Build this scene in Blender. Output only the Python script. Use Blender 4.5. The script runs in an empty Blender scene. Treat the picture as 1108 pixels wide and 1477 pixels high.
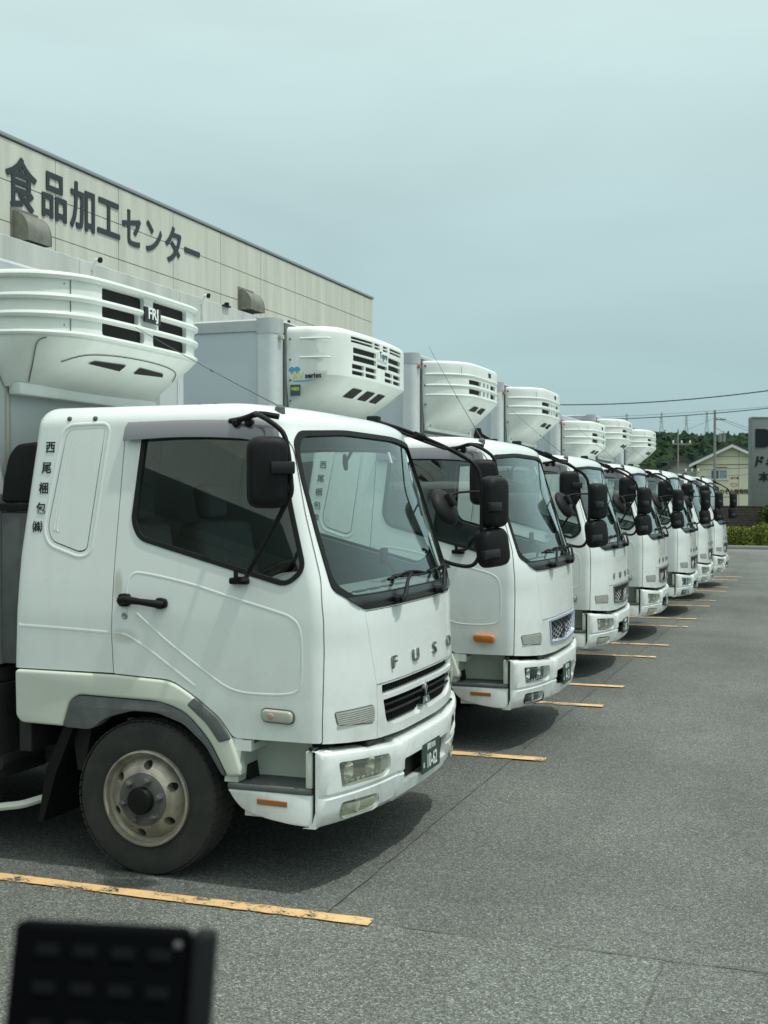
import bpy, bmesh, math, random
from math import sin, cos, pi, sqrt, radians as R
from mathutils import Vector, Matrix, noise
from mathutils.geometry import tessellate_polygon
random.seed(7)
SC = bpy.context.scene
COL = SC.collection

# ------------------------------------------------------------------ camera, sky, sun
TH = math.atan(636/1775)
cam = bpy.data.cameras.new('camera'); cam.lens = 50; cam.sensor_fit = 'HORIZONTAL'; cam.sensor_width = 50*1108/1775
cam.clip_start = 0.05; cam.clip_end = 5000
cam.dof.use_dof = True; cam.dof.focus_distance = 8.5; cam.dof.aperture_fstop = 9
co = bpy.data.objects.new('camera', cam); COL.objects.link(co)
co.location = (0, 0, 1.95); co.rotation_euler = (R(90-0.6), 0, TH)
SC.camera = co
SUN = Vector((0.40, -0.05, 1.0)).normalized()
sun = bpy.data.lights.new('sun', 'SUN'); sun.energy = 2.0; sun.angle = R(1.2); sun.color = (1.0, 0.985, 0.94)
so = bpy.data.objects.new('sun', sun); COL.objects.link(so)
so.rotation_euler = SUN.to_track_quat('Z', 'Y').to_euler()
W = bpy.data.worlds.new('World'); SC.world = W; W.use_nodes = True
nt = W.node_tree; N = nt.nodes; L = nt.links
bg = N['Background']; bg.inputs['Strength'].default_value = 0.104
sky = N.new('ShaderNodeTexSky'); sky.sky_type = 'NISHITA'; sky.sun_disc = False
sky.sun_elevation = math.asin(SUN.z); sky.sun_rotation = math.atan2(SUN.x, SUN.y)
sky.air_density = 1.0; sky.dust_density = 3.0
tc = N.new('ShaderNodeTexCoord'); sep = N.new('ShaderNodeSeparateXYZ'); L.new(tc.outputs['Generated'], sep.inputs[0])
cr = N.new('ShaderNodeValToRGB'); L.new(sep.outputs['Z'], cr.inputs[0])
els = cr.color_ramp.elements
stops = [(0.0, (3.1, 4.4, 4.5)), (0.10, (3.3, 4.7, 4.85)), (0.22, (4.05, 5.45, 5.5)), (0.38, (5.35, 6.8, 6.65)), (0.7, (9.3, 10.6, 10.0)), (1.0, (11.4, 12.2, 11.4))]
els[0].position = 0; els[1].position = 1
els[0].color = tuple(v/12 for v in stops[0][1])+(1,); els[1].color = tuple(v/12 for v in stops[-1][1])+(1,)
for p, c in stops[1:-1]:
    e = els.new(p); e.color = tuple(v/12 for v in c)+(1,)
sc12 = N.new('ShaderNodeVectorMath'); sc12.operation = 'SCALE'; sc12.inputs['Scale'].default_value = 12; L.new(cr.outputs[0], sc12.inputs[0])
mp = N.new('ShaderNodeMapping'); mp.inputs['Scale'].default_value = (1.2, 1.2, 5.0); L.new(tc.outputs['Generated'], mp.inputs[0])
nz = N.new('ShaderNodeTexNoise'); nz.inputs['Scale'].default_value = 1.7; nz.inputs['Detail'].default_value = 6; nz.inputs['Roughness'].default_value = 0.5
nz.inputs['Distortion'].default_value = 0.4
L.new(mp.outputs[0], nz.inputs['Vector'])
mr = N.new('ShaderNodeMapRange'); mr.inputs[1].default_value = 0.3; mr.inputs[2].default_value = 0.7; mr.inputs[3].default_value = 0.92; mr.inputs[4].default_value = 1.08
L.new(nz.outputs['Fac'], mr.inputs[0])
sc2 = N.new('ShaderNodeVectorMath'); sc2.operation = 'SCALE'; L.new(sc12.outputs[0], sc2.inputs[0]); L.new(mr.outputs[0], sc2.inputs['Scale'])
mx = N.new('ShaderNodeMix'); mx.data_type = 'RGBA'; mx.inputs['Factor'].default_value = 0.9
L.new(sky.outputs[0], mx.inputs['A']); L.new(sc2.outputs[0], mx.inputs['B']); L.new(mx.outputs['Result'], bg.inputs['Color'])
SC.view_settings.view_transform = 'Standard'; SC.view_settings.look = 'None'; SC.view_settings.gamma = 1
SC.view_settings.use_curve_mapping = False; SC.view_settings.exposure = 0.28
SC.cycles.max_bounces = 8; SC.cycles.transparent_max_bounces = 24

# ------------------------------------------------------------------ materials
MATS = {}
def mat(name, col, rough=0.5, metal=0.0, var=0.0, vscale=3.0, col2=None, coat=0.0, bump=0.0, bscale=60, spec=0.5, emit=None, streak=False):
    if name in MATS: return MATS[name]
    m = bpy.data.materials.new(name); m.use_nodes = True; MATS[name] = m
    n = m.node_tree.nodes; l = m.node_tree.links; b = n['Principled BSDF']
    b.inputs['Base Color'].default_value = (*col, 1); b.inputs['Roughness'].default_value = rough; b.inputs['Metallic'].default_value = metal
    b.inputs['Coat Weight'].default_value = coat; b.inputs['Coat Roughness'].default_value = 0.08; b.inputs['Specular IOR Level'].default_value = spec
    t = n.new('ShaderNodeTexCoord')
    if var > 0:
        q = n.new('ShaderNodeTexNoise'); q.inputs['Scale'].default_value = vscale; q.inputs['Detail'].default_value = 8; q.inputs['Roughness'].default_value = .62
        if streak:
            mp = n.new('ShaderNodeMapping'); mp.inputs['Scale'].default_value = (1, 1, .08) if streak is True else streak
            l.new(t.outputs['Object'], mp.inputs[0]); l.new(mp.outputs[0], q.inputs['Vector'])
        else: l.new(t.outputs['Object'], q.inputs['Vector'])
        r = n.new('ShaderNodeMapRange'); r.inputs[1].default_value = .35; r.inputs[2].default_value = .72; l.new(q.outputs['Fac'], r.inputs[0])
        mu = n.new('ShaderNodeMath'); mu.operation = 'MULTIPLY'; mu.inputs[1].default_value = var; l.new(r.outputs[0], mu.inputs[0])
        x = n.new('ShaderNodeMix'); x.data_type = 'RGBA'; x.inputs['A'].default_value = (*col, 1); x.inputs['B'].default_value = (*(col2 or tuple(c*.4 for c in col)), 1)
        l.new(mu.outputs[0], x.inputs['Factor']); l.new(x.outputs['Result'], b.inputs['Base Color'])
        rr = n.new('ShaderNodeMapRange'); rr.inputs[3].default_value = rough; rr.inputs[4].default_value = min(1, rough+.25*var+.05); l.new(r.outputs[0], rr.inputs[0]); l.new(rr.outputs[0], b.inputs['Roughness'])
    if bump > 0:
        q2 = n.new('ShaderNodeTexNoise'); q2.inputs['Scale'].default_value = bscale; q2.inputs['Detail'].default_value = 5; l.new(t.outputs['Object'], q2.inputs['Vector'])
        bb = n.new('ShaderNodeBump'); bb.inputs['Strength'].default_value = bump; bb.inputs['Distance'].default_value = .01; l.new(q2.outputs['Fac'], bb.inputs['Height']); l.new(bb.outputs[0], b.inputs['Normal'])
    if emit: b.inputs['Emission Color'].default_value = (*emit, 1); b.inputs['Emission Strength'].default_value = 1
    return m
def glass(name, tint, rough=0.0, gl=1.0, opa=0.0, body=(.5, .5, .5)):
    m = bpy.data.materials.new(name); m.use_nodes = True; MATS[name] = m
    n = m.node_tree.nodes; l = m.node_tree.links; n.remove(n['Principled BSDF']); out = n['Material Output']
    tr = n.new('ShaderNodeBsdfTransparent'); tr.inputs[0].default_value = (*tint, 1)
    base = tr.outputs[0]
    if opa > 0:
        d = n.new('ShaderNodeBsdfDiffuse'); d.inputs[0].default_value = (*body, 1)
        q = n.new('ShaderNodeMixShader'); q.inputs[0].default_value = opa; l.new(base, q.inputs[1]); l.new(d.outputs[0], q.inputs[2]); base = q.outputs[0]
    g = n.new('ShaderNodeBsdfGlossy'); g.inputs['Roughness'].default_value = rough; g.inputs['Color'].default_value = (.95, 1, .98, 1)
    f = n.new('ShaderNodeFresnel'); f.inputs['IOR'].default_value = 1.52
    mu = n.new('ShaderNodeMath'); mu.operation = 'MULTIPLY'; mu.inputs[1].default_value = gl*1.5; mu.use_clamp = True; l.new(f.outputs[0], mu.inputs[0])
    # thin pane: both faces reflect as air-to-glass, so only the outer one is given the doubled reflection
    ge = n.new('ShaderNodeNewGeometry'); iv = n.new('ShaderNodeMath'); iv.operation = 'SUBTRACT'; iv.inputs[0].default_value = 1; l.new(ge.outputs['Backfacing'], iv.inputs[1])
    m2 = n.new('ShaderNodeMath'); m2.operation = 'MULTIPLY'; l.new(mu.outputs[0], m2.inputs[0]); l.new(iv.outputs[0], m2.inputs[1]); mu = m2
    x = n.new('ShaderNodeMixShader'); l.new(mu.outputs[0], x.inputs[0]); l.new(base, x.inputs[1]); l.new(g.outputs[0], x.inputs[2]); l.new(x.outputs[0], out.inputs[0])
    return m
M_PAINT = mat('white_paint', (.78, .83, .81), .26, coat=.7, var=.12, vscale=1.3, col2=(.60, .64, .59))
def grime(m):
    n = m.node_tree.nodes; l = m.node_tree.links; b = n['Principled BSDF']; src = b.inputs['Base Color'].links[0].from_socket
    t = n.new('ShaderNodeTexCoord'); sp = n.new('ShaderNodeSeparateXYZ'); l.new(t.outputs['Object'], sp.inputs[0])
    def math_(op, a, c, d=None):
        q = n.new('ShaderNodeMath'); q.operation = op; q.use_clamp = op in ('MULTIPLY', 'MAXIMUM')
        for i, v in enumerate((a, c, d)):
            if v is None: continue
            if isinstance(v, (int, float)): q.inputs[i].default_value = v
            else: l.new(v, q.inputs[i])
        return q.outputs[0]
    mp = n.new('ShaderNodeMapping'); mp.inputs['Scale'].default_value = (14, 14, 1.1); l.new(t.outputs['Object'], mp.inputs[0])
    a = n.new('ShaderNodeTexNoise'); a.inputs['Scale'].default_value = 1; a.inputs['Detail'].default_value = 5; l.new(mp.outputs[0], a.inputs['Vector'])
    c = n.new('ShaderNodeTexNoise'); c.inputs['Scale'].default_value = 5; c.inputs['Detail'].default_value = 9; c.inputs['Roughness'].default_value = .7; l.new(t.outputs['Object'], c.inputs['Vector'])
    ra = n.new('ShaderNodeMapRange'); ra.inputs[1].default_value = .48; ra.inputs[2].default_value = .75; l.new(a.outputs['Fac'], ra.inputs[0])
    rc = n.new('ShaderNodeMapRange'); rc.inputs[1].default_value = .42; rc.inputs[2].default_value = .75; l.new(c.outputs['Fac'], rc.inputs[0])
    rz = n.new('ShaderNodeMapRange'); rz.inputs[1].default_value = 1.25; rz.inputs[2].default_value = .35; rz.inputs[3].default_value = .04; rz.inputs[4].default_value = .6; l.new(sp.outputs['Z'], rz.inputs[0])
    low = math_('MULTIPLY', rc.outputs[0], rz.outputs[0])
    st = math_('MULTIPLY', ra.outputs[0], .07)
    # brown smudges behind and under the door handle
    def spot(x, z, rx, rz_, k):
        dx = math_('DIVIDE', math_('SUBTRACT', sp.outputs['X'], x), rx); dz = math_('DIVIDE', math_('SUBTRACT', sp.outputs['Z'], z), rz_)
        d = math_('ADD', math_('POWER', math_('ABSOLUTE', dx, 0), 2), math_('POWER', math_('ABSOLUTE', dz, 0), 2)); d = math_('ADD', d, math_('SUBTRACT', c.outputs['Fac'], .5))
        e = n.new('ShaderNodeMapRange'); e.inputs[1].default_value = 1; e.inputs[2].default_value = .2; l.new(d, e.inputs[0]); return math_('MULTIPLY', e.outputs[0], k)
    f = math_('MAXIMUM', math_('MAXIMUM', low, st), math_('MAXIMUM', spot(-1.315, 1.50, .035, .10, .5), math_('MAXIMUM', spot(-1.27, 1.24, .09, .05, .35), spot(-.30, .53, .10, .05, .4))))
    x = n.new('ShaderNodeMix'); x.data_type = 'RGBA'; l.new(f, x.inputs['Factor']); l.new(src, x.inputs['A']); x.inputs['B'].default_value = (.30, .28, .21, 1); l.new(x.outputs['Result'], b.inputs['Base Color'])
grime(M_PAINT)
M_CREAM = mat('cream_plastic', (.60, .645, .56), .45, var=.35, vscale=3, col2=(.46, .47, .38))
M_TRIM = mat('grey_trim', (.085, .094, .092), .6, var=.7, vscale=7, col2=(.17, .18, .175), bump=.3, bscale=120)
M_BLACK = mat('black_plastic', (.006, .007, .0075), .5, var=.3, vscale=7, col2=(.013, .014, .014), spec=.22)
M_BLACKG = mat('black_gloss', (.008, .009, .0095), .3, coat=.1, spec=.4)
M_RUB = mat('rubber_seal', (.009, .010, .0105), .65, spec=.3)
M_TYRE = mat('tyre_rubber', (.020, .022, .021), .85, var=.9, vscale=7, col2=(.048, .048, .042), bump=.3, bscale=80)
M_RIM = mat('rim_steel', (.38, .35, .28), .42, .3, var=.9, vscale=9, col2=(.13, .12, .095))
M_HUB = mat('hub_grey', (.075, .08, .08), .6, .2, var=.6, vscale=20, col2=(.17, .16, .14))
M_CHROME = mat('chrome', (.62, .65, .66), .12, 1.0)
M_STEEL = mat('steel', (.35, .36, .36), .4, .8)
M_BOX = mat('box_panel', (.50, .565, .60), .4, var=.15, vscale=1.2, col2=(.42, .46, .48))
M_BOXF = mat('box_front', (.52, .57, .565), .45, var=.3, vscale=2, col2=(.43, .46, .44), streak=True)
M_ALU = mat('aluminium_rail', (.50, .53, .53), .42, .45, var=.3, vscale=5)
M_POST = mat('corner_post', (.62, .67, .67), .38, .1, var=.25, vscale=4)
M_UNIT = mat('unit_white', (.76, .81, .775), .38, coat=.15, var=.45, vscale=3.5, col2=(.56, .58, .50), streak=(1, 1, .35))
M_DARK = mat('dark_void', (.008, .009, .009), .8)
M_AMB = mat('amber_lens', (.55, .17, .02), .2, coat=.8)
M_AMBD = mat('amber_reflector', (.32, .12, .03), .4)
M_MARK = mat('marker_lens', (.42, .42, .36), .25, coat=.6)
M_SEAT = mat('seat_cloth', (.10, .115, .12), .85, bump=.2)
M_INT = mat('cab_interior', (.18, .20, .20), .75)
M_DASH = mat('dashboard', (.17, .19, .19), .6, bump=.2, bscale=200)
M_VISOR = mat('visor_smoke', (.13, .13, .15), .18, coat=.8)
M_PLATE = mat('plate_green', (.018, .052, .036), .45)
M_WHITE = mat('white_print', (.75, .78, .76), .5)
M_INK = mat('black_print', (.012, .016, .022), .45)
M_SIGNINK = mat('letter_black', (.022, .026, .034), .5)
M_HL = mat('reflector_bowl', (.7, .72, .72), .18, .95)
M_FRAME = mat('chassis_black', (.016, .018, .018), .65, var=.5, vscale=6, col2=(.05, .048, .042))
M_GS = mat('gunmetal', (.20, .21, .21), .3, .8)
G_WS = glass('windscreen_glass', (.92, .975, .955), gl=1.0)
G_SIDE = glass('side_glass', (.86, .90, .89), gl=1.9)
G_LENS = glass('clear_lens', (.85, .9, .9), gl=1.0)
G_YEL = glass('yellowed_lens', (.85, .86, .72), rough=.08, gl=1.0, opa=.32, body=(.46, .47, .38))
G_TURN = glass('ribbed_lens', (.85, .88, .86), rough=.1, gl=1.0, opa=.45, body=(.5, .52, .5))

# ------------------------------------------------------------------ mesh helpers
def bm_box(bm, x0, x1, y0, y1, z0, z1, bev=0.0, seg=2, M=None):
    r = bmesh.ops.create_cube(bm, size=1)
    vs = r['verts']
    for v in vs:
        v.co = Vector(((x0+x1)/2+v.co.x*(x1-x0), (y0+y1)/2+v.co.y*(y1-y0), (z0+z1)/2+v.co.z*(z1-z0)))
    if bev > 0:
        es = list({e for v in vs for e in v.link_edges})
        r = bmesh.ops.bevel(bm, geom=es, offset=bev, segments=seg, affect='EDGES', profile=.5)
        vs = list({v for f in r['faces'] for v in f.verts} | {v for v in vs if v.is_valid})
    if M is not None:
        for v in vs: v.co = M @ v.co
    return vs
def catmull(pts, n=6):
    P = [Vector(p) for p in pts]; out = []
    for i in range(len(P)-1):
        a = P[max(i-1, 0)]; b = P[i]; c = P[i+1]; d = P[min(i+2, len(P)-1)]
        for k in range(n):
            t = k/n; out.append(.5*((2*b)+(c-a)*t+(2*a-5*b+4*c-d)*t*t+(3*b-a-3*c+d)*t**3))
    out.append(P[-1]); return out
def bm_tube(bm, pts, r, seg=8, smooth=0, caps=True):
    if smooth: pts = catmull(pts, smooth)
    pts = [Vector(p) for p in pts]; rings = []; m = len(pts)
    if isinstance(r, (list, tuple)):
        rr = []
        for i in range(m):
            u = i/(m-1)*(len(r)-1); k = min(int(u), len(r)-2); rr.append(r[k]+(r[k+1]-r[k])*(u-k))
    else: rr = [r]*m
    up = None
    for i, p in enumerate(pts):
        d = (pts[min(i+1, len(pts)-1)]-pts[max(i-1, 0)])
        d = d.normalized() if d.length > 1e-9 else Vector((0, 0, 1))
        if up is None: up = Vector((0, 0, 1)) if abs(d.z) < .9 else Vector((0, 1, 0))
        a = d.cross(up).normalized(); b = a.cross(d).normalized(); up = b
        rings.append([bm.verts.new(p+(a*cos(2*pi*k/seg)+b*sin(2*pi*k/seg))*rr[i]) for k in range(seg)])
    for A, B in zip(rings, rings[1:]):
        for k in range(seg): bm.faces.new((A[k], A[(k+1) % seg], B[(k+1) % seg], B[k]))
    if caps: bm.faces.new(rings[0][::-1]); bm.faces.new(rings[-1])
def bm_cyl(bm, p0, p1, r, seg=16, r2=None): bm_tube(bm, [p0, p1], [r, r if r2 is None else r2], seg)
def rounded(poly, rad, seg=4):
    out = []; n = len(poly)
    for i in range(n):
        p = Vector(poly[i][:2]); a = Vector(poly[i-1][:2]); b = Vector(poly[(i+1) % n][:2])
        rr = poly[i][2] if len(poly[i]) > 2 else rad
        la = (a-p).length; lb = (b-p).length; q = min(rr, la*.45, lb*.45)
        if q < 1e-4: out.append((p.x, p.y)); continue
        A = p+(a-p)*q/la; B = p+(b-p)*q/lb
        for k in range(seg+1):
            t = k/seg; v = (1-t)**2*A+2*t*(1-t)*p+t*t*B; out.append((v.x, v.y))
    return out
def dens(poly, st):
    out = []
    for i, p in enumerate(poly):
        q = poly[(i+1) % len(poly)]; n = max(1, int(math.dist(p, q)/st)); out += [(p[0]+(q[0]-p[0])*k/n, p[1]+(q[1]-p[1])*k/n) for k in range(n)]
    return out
def inset_poly(poly, d):
    n = len(poly); out = []; ar = sum(poly[i-1][0]*poly[i][1]-poly[i][0]*poly[i-1][1] for i in range(n)); sg = 1 if ar > 0 else -1
    for i in range(n):
        p = Vector(poly[i]); a = Vector(poly[i-1]); b = Vector(poly[(i+1) % n])
        e1 = (p-a).normalized(); e2 = (b-p).normalized(); n1 = Vector((-e1.y, e1.x))*sg; n2 = Vector((-e2.y, e2.x))*sg
        m = (n1+n2); m = m.normalized() if m.length > 1e-6 else n1; k = d/max(.4, m.dot(n1)); out.append(tuple(p+m*k))
    return out
def bm_prism(bm, poly, axis, a0, a1):
    def P(u, v, w): return {'x': (w, u, v), 'y': (u, w, v), 'z': (u, v, w)}[axis]
    A = [bm.verts.new(P(u, v, a0)) for u, v in poly]; B = [bm.verts.new(P(u, v, a1)) for u, v in poly]
    n = len(poly); fs = []
    for X in (A, B): fs += cap(bm, X, poly)
    for i in range(n): fs.append(bm.faces.new((A[i], A[(i+1) % n], B[(i+1) % n], B[i])))
    bmesh.ops.recalc_face_normals(bm, faces=fs)
    return A+B
def convex(poly):
    n = len(poly); sg = 0
    for i in range(n):
        a, b, c = poly[i-1], poly[i], poly[(i+1) % n]; k = (b[0]-a[0])*(c[1]-b[1])-(b[1]-a[1])*(c[0]-b[0])
        if abs(k) > 1e-9:
            if sg and (k > 0) != (sg > 0): return False
            sg = k
    return True
def cap(bm, V, poly):
    if convex(poly): return [bm.faces.new(V)]
    out = []
    for t in tessellate_polygon([[Vector((p[0], p[1], 0)) for p in poly]]):
        if len(set(t)) == 3:
            try: out.append(bm.faces.new([V[i] for i in t]))
            except ValueError: pass
    return out
def bm_ring(bm, po, pi_, axis, a0, a1):
    def P(u, v, w): return {'x': (w, u, v), 'y': (u, w, v), 'z': (u, v, w)}[axis]
    n = len(po); L4 = [[bm.verts.new(P(u, v, w)) for u, v in pl] for pl in (po, pi_) for w in (a0, a1)]
    o0, o1, i0, i1 = L4; fs = []
    for k in range(n):
        j = (k+1) % n
        fs += [bm.faces.new((o0[k], o0[j], o1[j], o1[k])), bm.faces.new((i0[j], i0[k], i1[k], i1[j])), bm.faces.new((o0[j], o0[k], i0[k], i0[j])), bm.faces.new((o1[k], o1[j], i1[j], i1[k]))]
    bmesh.ops.recalc_face_normals(bm, faces=fs)
def bm_plate(bm, poly, axis, a0, a1, bev=.006, seg=2):
    """plate whose a0 side has a rounded edge (a0 is the outer side)"""
    def P(u, v, w): return {'x': (w, u, v), 'y': (u, w, v), 'z': (u, v, w)}[axis]
    sg = 1 if a1 > a0 else -1; rows = [(poly, a1)]; bev = min(bev, abs(a1-a0)*.9)
    if bev > 0:
        for k in range(seg+1):
            a = pi/2*k/seg; rows.append((inset_poly(poly, bev*(1-cos(a))), a0+sg*bev*(1-sin(a))))
    else: rows.append((poly, a0))
    R_ = [[bm.verts.new(P(u, v, w)) for u, v in pl] for pl, w in rows]; n = len(poly); fs = []
    for A, B in zip(R_, R_[1:]):
        for i in range(n): fs.append(bm.faces.new((A[i], A[(i+1) % n], B[(i+1) % n], B[i])))
    fs += cap(bm, R_[0], rows[0][0])+cap(bm, R_[-1], rows[-1][0])
    bmesh.ops.recalc_face_normals(bm, faces=fs)
def bm_lathe(bm, prof, origin, axis='y', seg=40):
    """prof: (r, a) pairs; axis y: a runs along -y"""
    ox, oy, oz = origin; rings = []
    for r, a in prof:
        if axis == 'y': rings.append([bm.verts.new((ox+r*cos(2*pi*k/seg), oy+a, oz+r*sin(2*pi*k/seg))) for k in range(seg)])
        elif axis == 'z': rings.append([bm.verts.new((ox+r*cos(2*pi*k/seg), oy+r*sin(2*pi*k/seg), oz+a)) for k in range(seg)])
        else: rings.append([bm.verts.new((ox+a, oy+r*cos(2*pi*k/seg), oz+r*sin(2*pi*k/seg))) for k in range(seg)])
    fs = []
    for A, B in zip(rings, rings[1:]):
        for k in range(seg): fs.append(bm.faces.new((A[k], A[(k+1) % seg], B[(k+1) % seg], B[k])))
    fs.append(bm.faces.new(rings[0])); fs.append(bm.faces.new(rings[-1][::-1]))
    bmesh.ops.recalc_face_normals(bm, faces=fs)
def tomesh(bm, name, smooth=35):
    me = bpy.data.meshes.new(name); bmesh.ops.remove_doubles(bm, verts=bm.verts, dist=1e-6) if False else None
    bm.to_mesh(me); bm.free()
    if smooth:
        me.shade_smooth(); me.set_sharp_from_angle(angle=R(smooth))
    return me
def boolean(a, b, op='DIFFERENCE', smooth=30):
    oa = bpy.data.objects.new('tmp_a', a); ob = bpy.data.objects.new('tmp_b', b); COL.objects.link(oa); COL.objects.link(ob)
    md = oa.modifiers.new('b', 'BOOLEAN'); md.object = ob; md.operation = op; md.solver = 'EXACT'
    dg = bpy.context.evaluated_depsgraph_get(); dg.update()
    me = bpy.data.meshes.new_from_object(oa.evaluated_get(dg)); bpy.data.objects.remove(oa); bpy.data.objects.remove(ob)
    if smooth: me.shade_smooth(); me.set_sharp_from_angle(angle=R(smooth))
    return me
def mirrored(me):
    m = me.copy(); m.transform(Matrix.Scale(-1, 4, (0, 1, 0))); m.flip_normals(); return m
TXT = {}
def text_mesh(s, size=1.0, off=0.0, ext=0.0, font=None, sx=1.0):
    k = (s, size, off, ext, sx)
    if k in TXT: return TXT[k]
    cu = bpy.data.curves.new('txt', 'FONT'); cu.body = s; cu.size = size; cu.offset = off; cu.extrude = ext; cu.align_x = 'CENTER'; cu.align_y = 'CENTER'; cu.resolution_u = 3
    o = bpy.data.objects.new('txt', cu); COL.objects.link(o); dg = bpy.context.evaluated_depsgraph_get(); dg.update()
    me = bpy.data.meshes.new_from_object(o.evaluated_get(dg)); bpy.data.objects.remove(o)
    # centre on the bounding box
    xs = [v.co.x for v in me.vertices]; ys = [v.co.y for v in me.vertices]
    if xs:
        cx, cy = (min(xs)+max(xs))/2, (min(ys)+max(ys))/2
        for v in me.vertices: v.co.x = (v.co.x-cx)*sx; v.co.y -= cy
    me.materials.clear(); TXT[k] = me; return me
def bold(s, b, ext=.012, sx=1.0):
    k = ('bold', s, b, ext, sx)
    if k in TXT: return TXT[k]
    src = text_mesh(s, 1.0, .004, ext, None, sx); V = []; F = []
    for i, (dx, dy) in enumerate(((0, 0), (b, 0), (-b, 0), (0, b), (0, -b), (b*.7, b*.7), (-b*.7, b*.7), (b*.7, -b*.7), (-b*.7, -b*.7))):
        n = len(V); V += [(v.co.x+dx, v.co.y+dy, v.co.z*(1+.02*i)) for v in src.vertices]; F += [[n+j for j in f.vertices] for f in src.polygons]
    me = bpy.data.meshes.new('bold'); me.from_pydata(V, [], F); TXT[k] = me; return me
NEAR = Matrix(((1, 0, 0, 0), (0, 0, -1, 0), (0, 1, 0, 0), (0, 0, 0, 1)))     # text faces -y, reads along +x
FRONT = Matrix(((0, 0, 1, 0), (1, 0, 0, 0), (0, 1, 0, 0), (0, 0, 0, 1)))      # text faces +x, reads along +y
def placed(me, M4):
    m = me.copy(); m.transform(M4); return m

def obj(name, me, material=None, parent=None, **kw):
    if isinstance(me, bmesh.types.BMesh): me = tomesh(me, name)
    o = bpy.data.objects.new(name, me); COL.objects.link(o)
    if material is not None and me is not None:
        if not (len(me.materials) and me.materials[0] == material):
            me.materials.clear(); me.materials.append(material)
    if parent is not None: o.parent = parent
    for k, v in kw.items(): o[k] = v
    return o
def empty(name, loc=(0, 0, 0), rz=0, label=None, category=None, group=None, kind=None):
    o = bpy.data.objects.new(name, None); COL.objects.link(o); o.location = loc; o.rotation_euler = (0, 0, rz); o.empty_display_size = .2
    for k, v in (('label', label), ('category', category), ('group', group), ('kind', kind)):
        if v: o[k] = v
    return o

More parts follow.
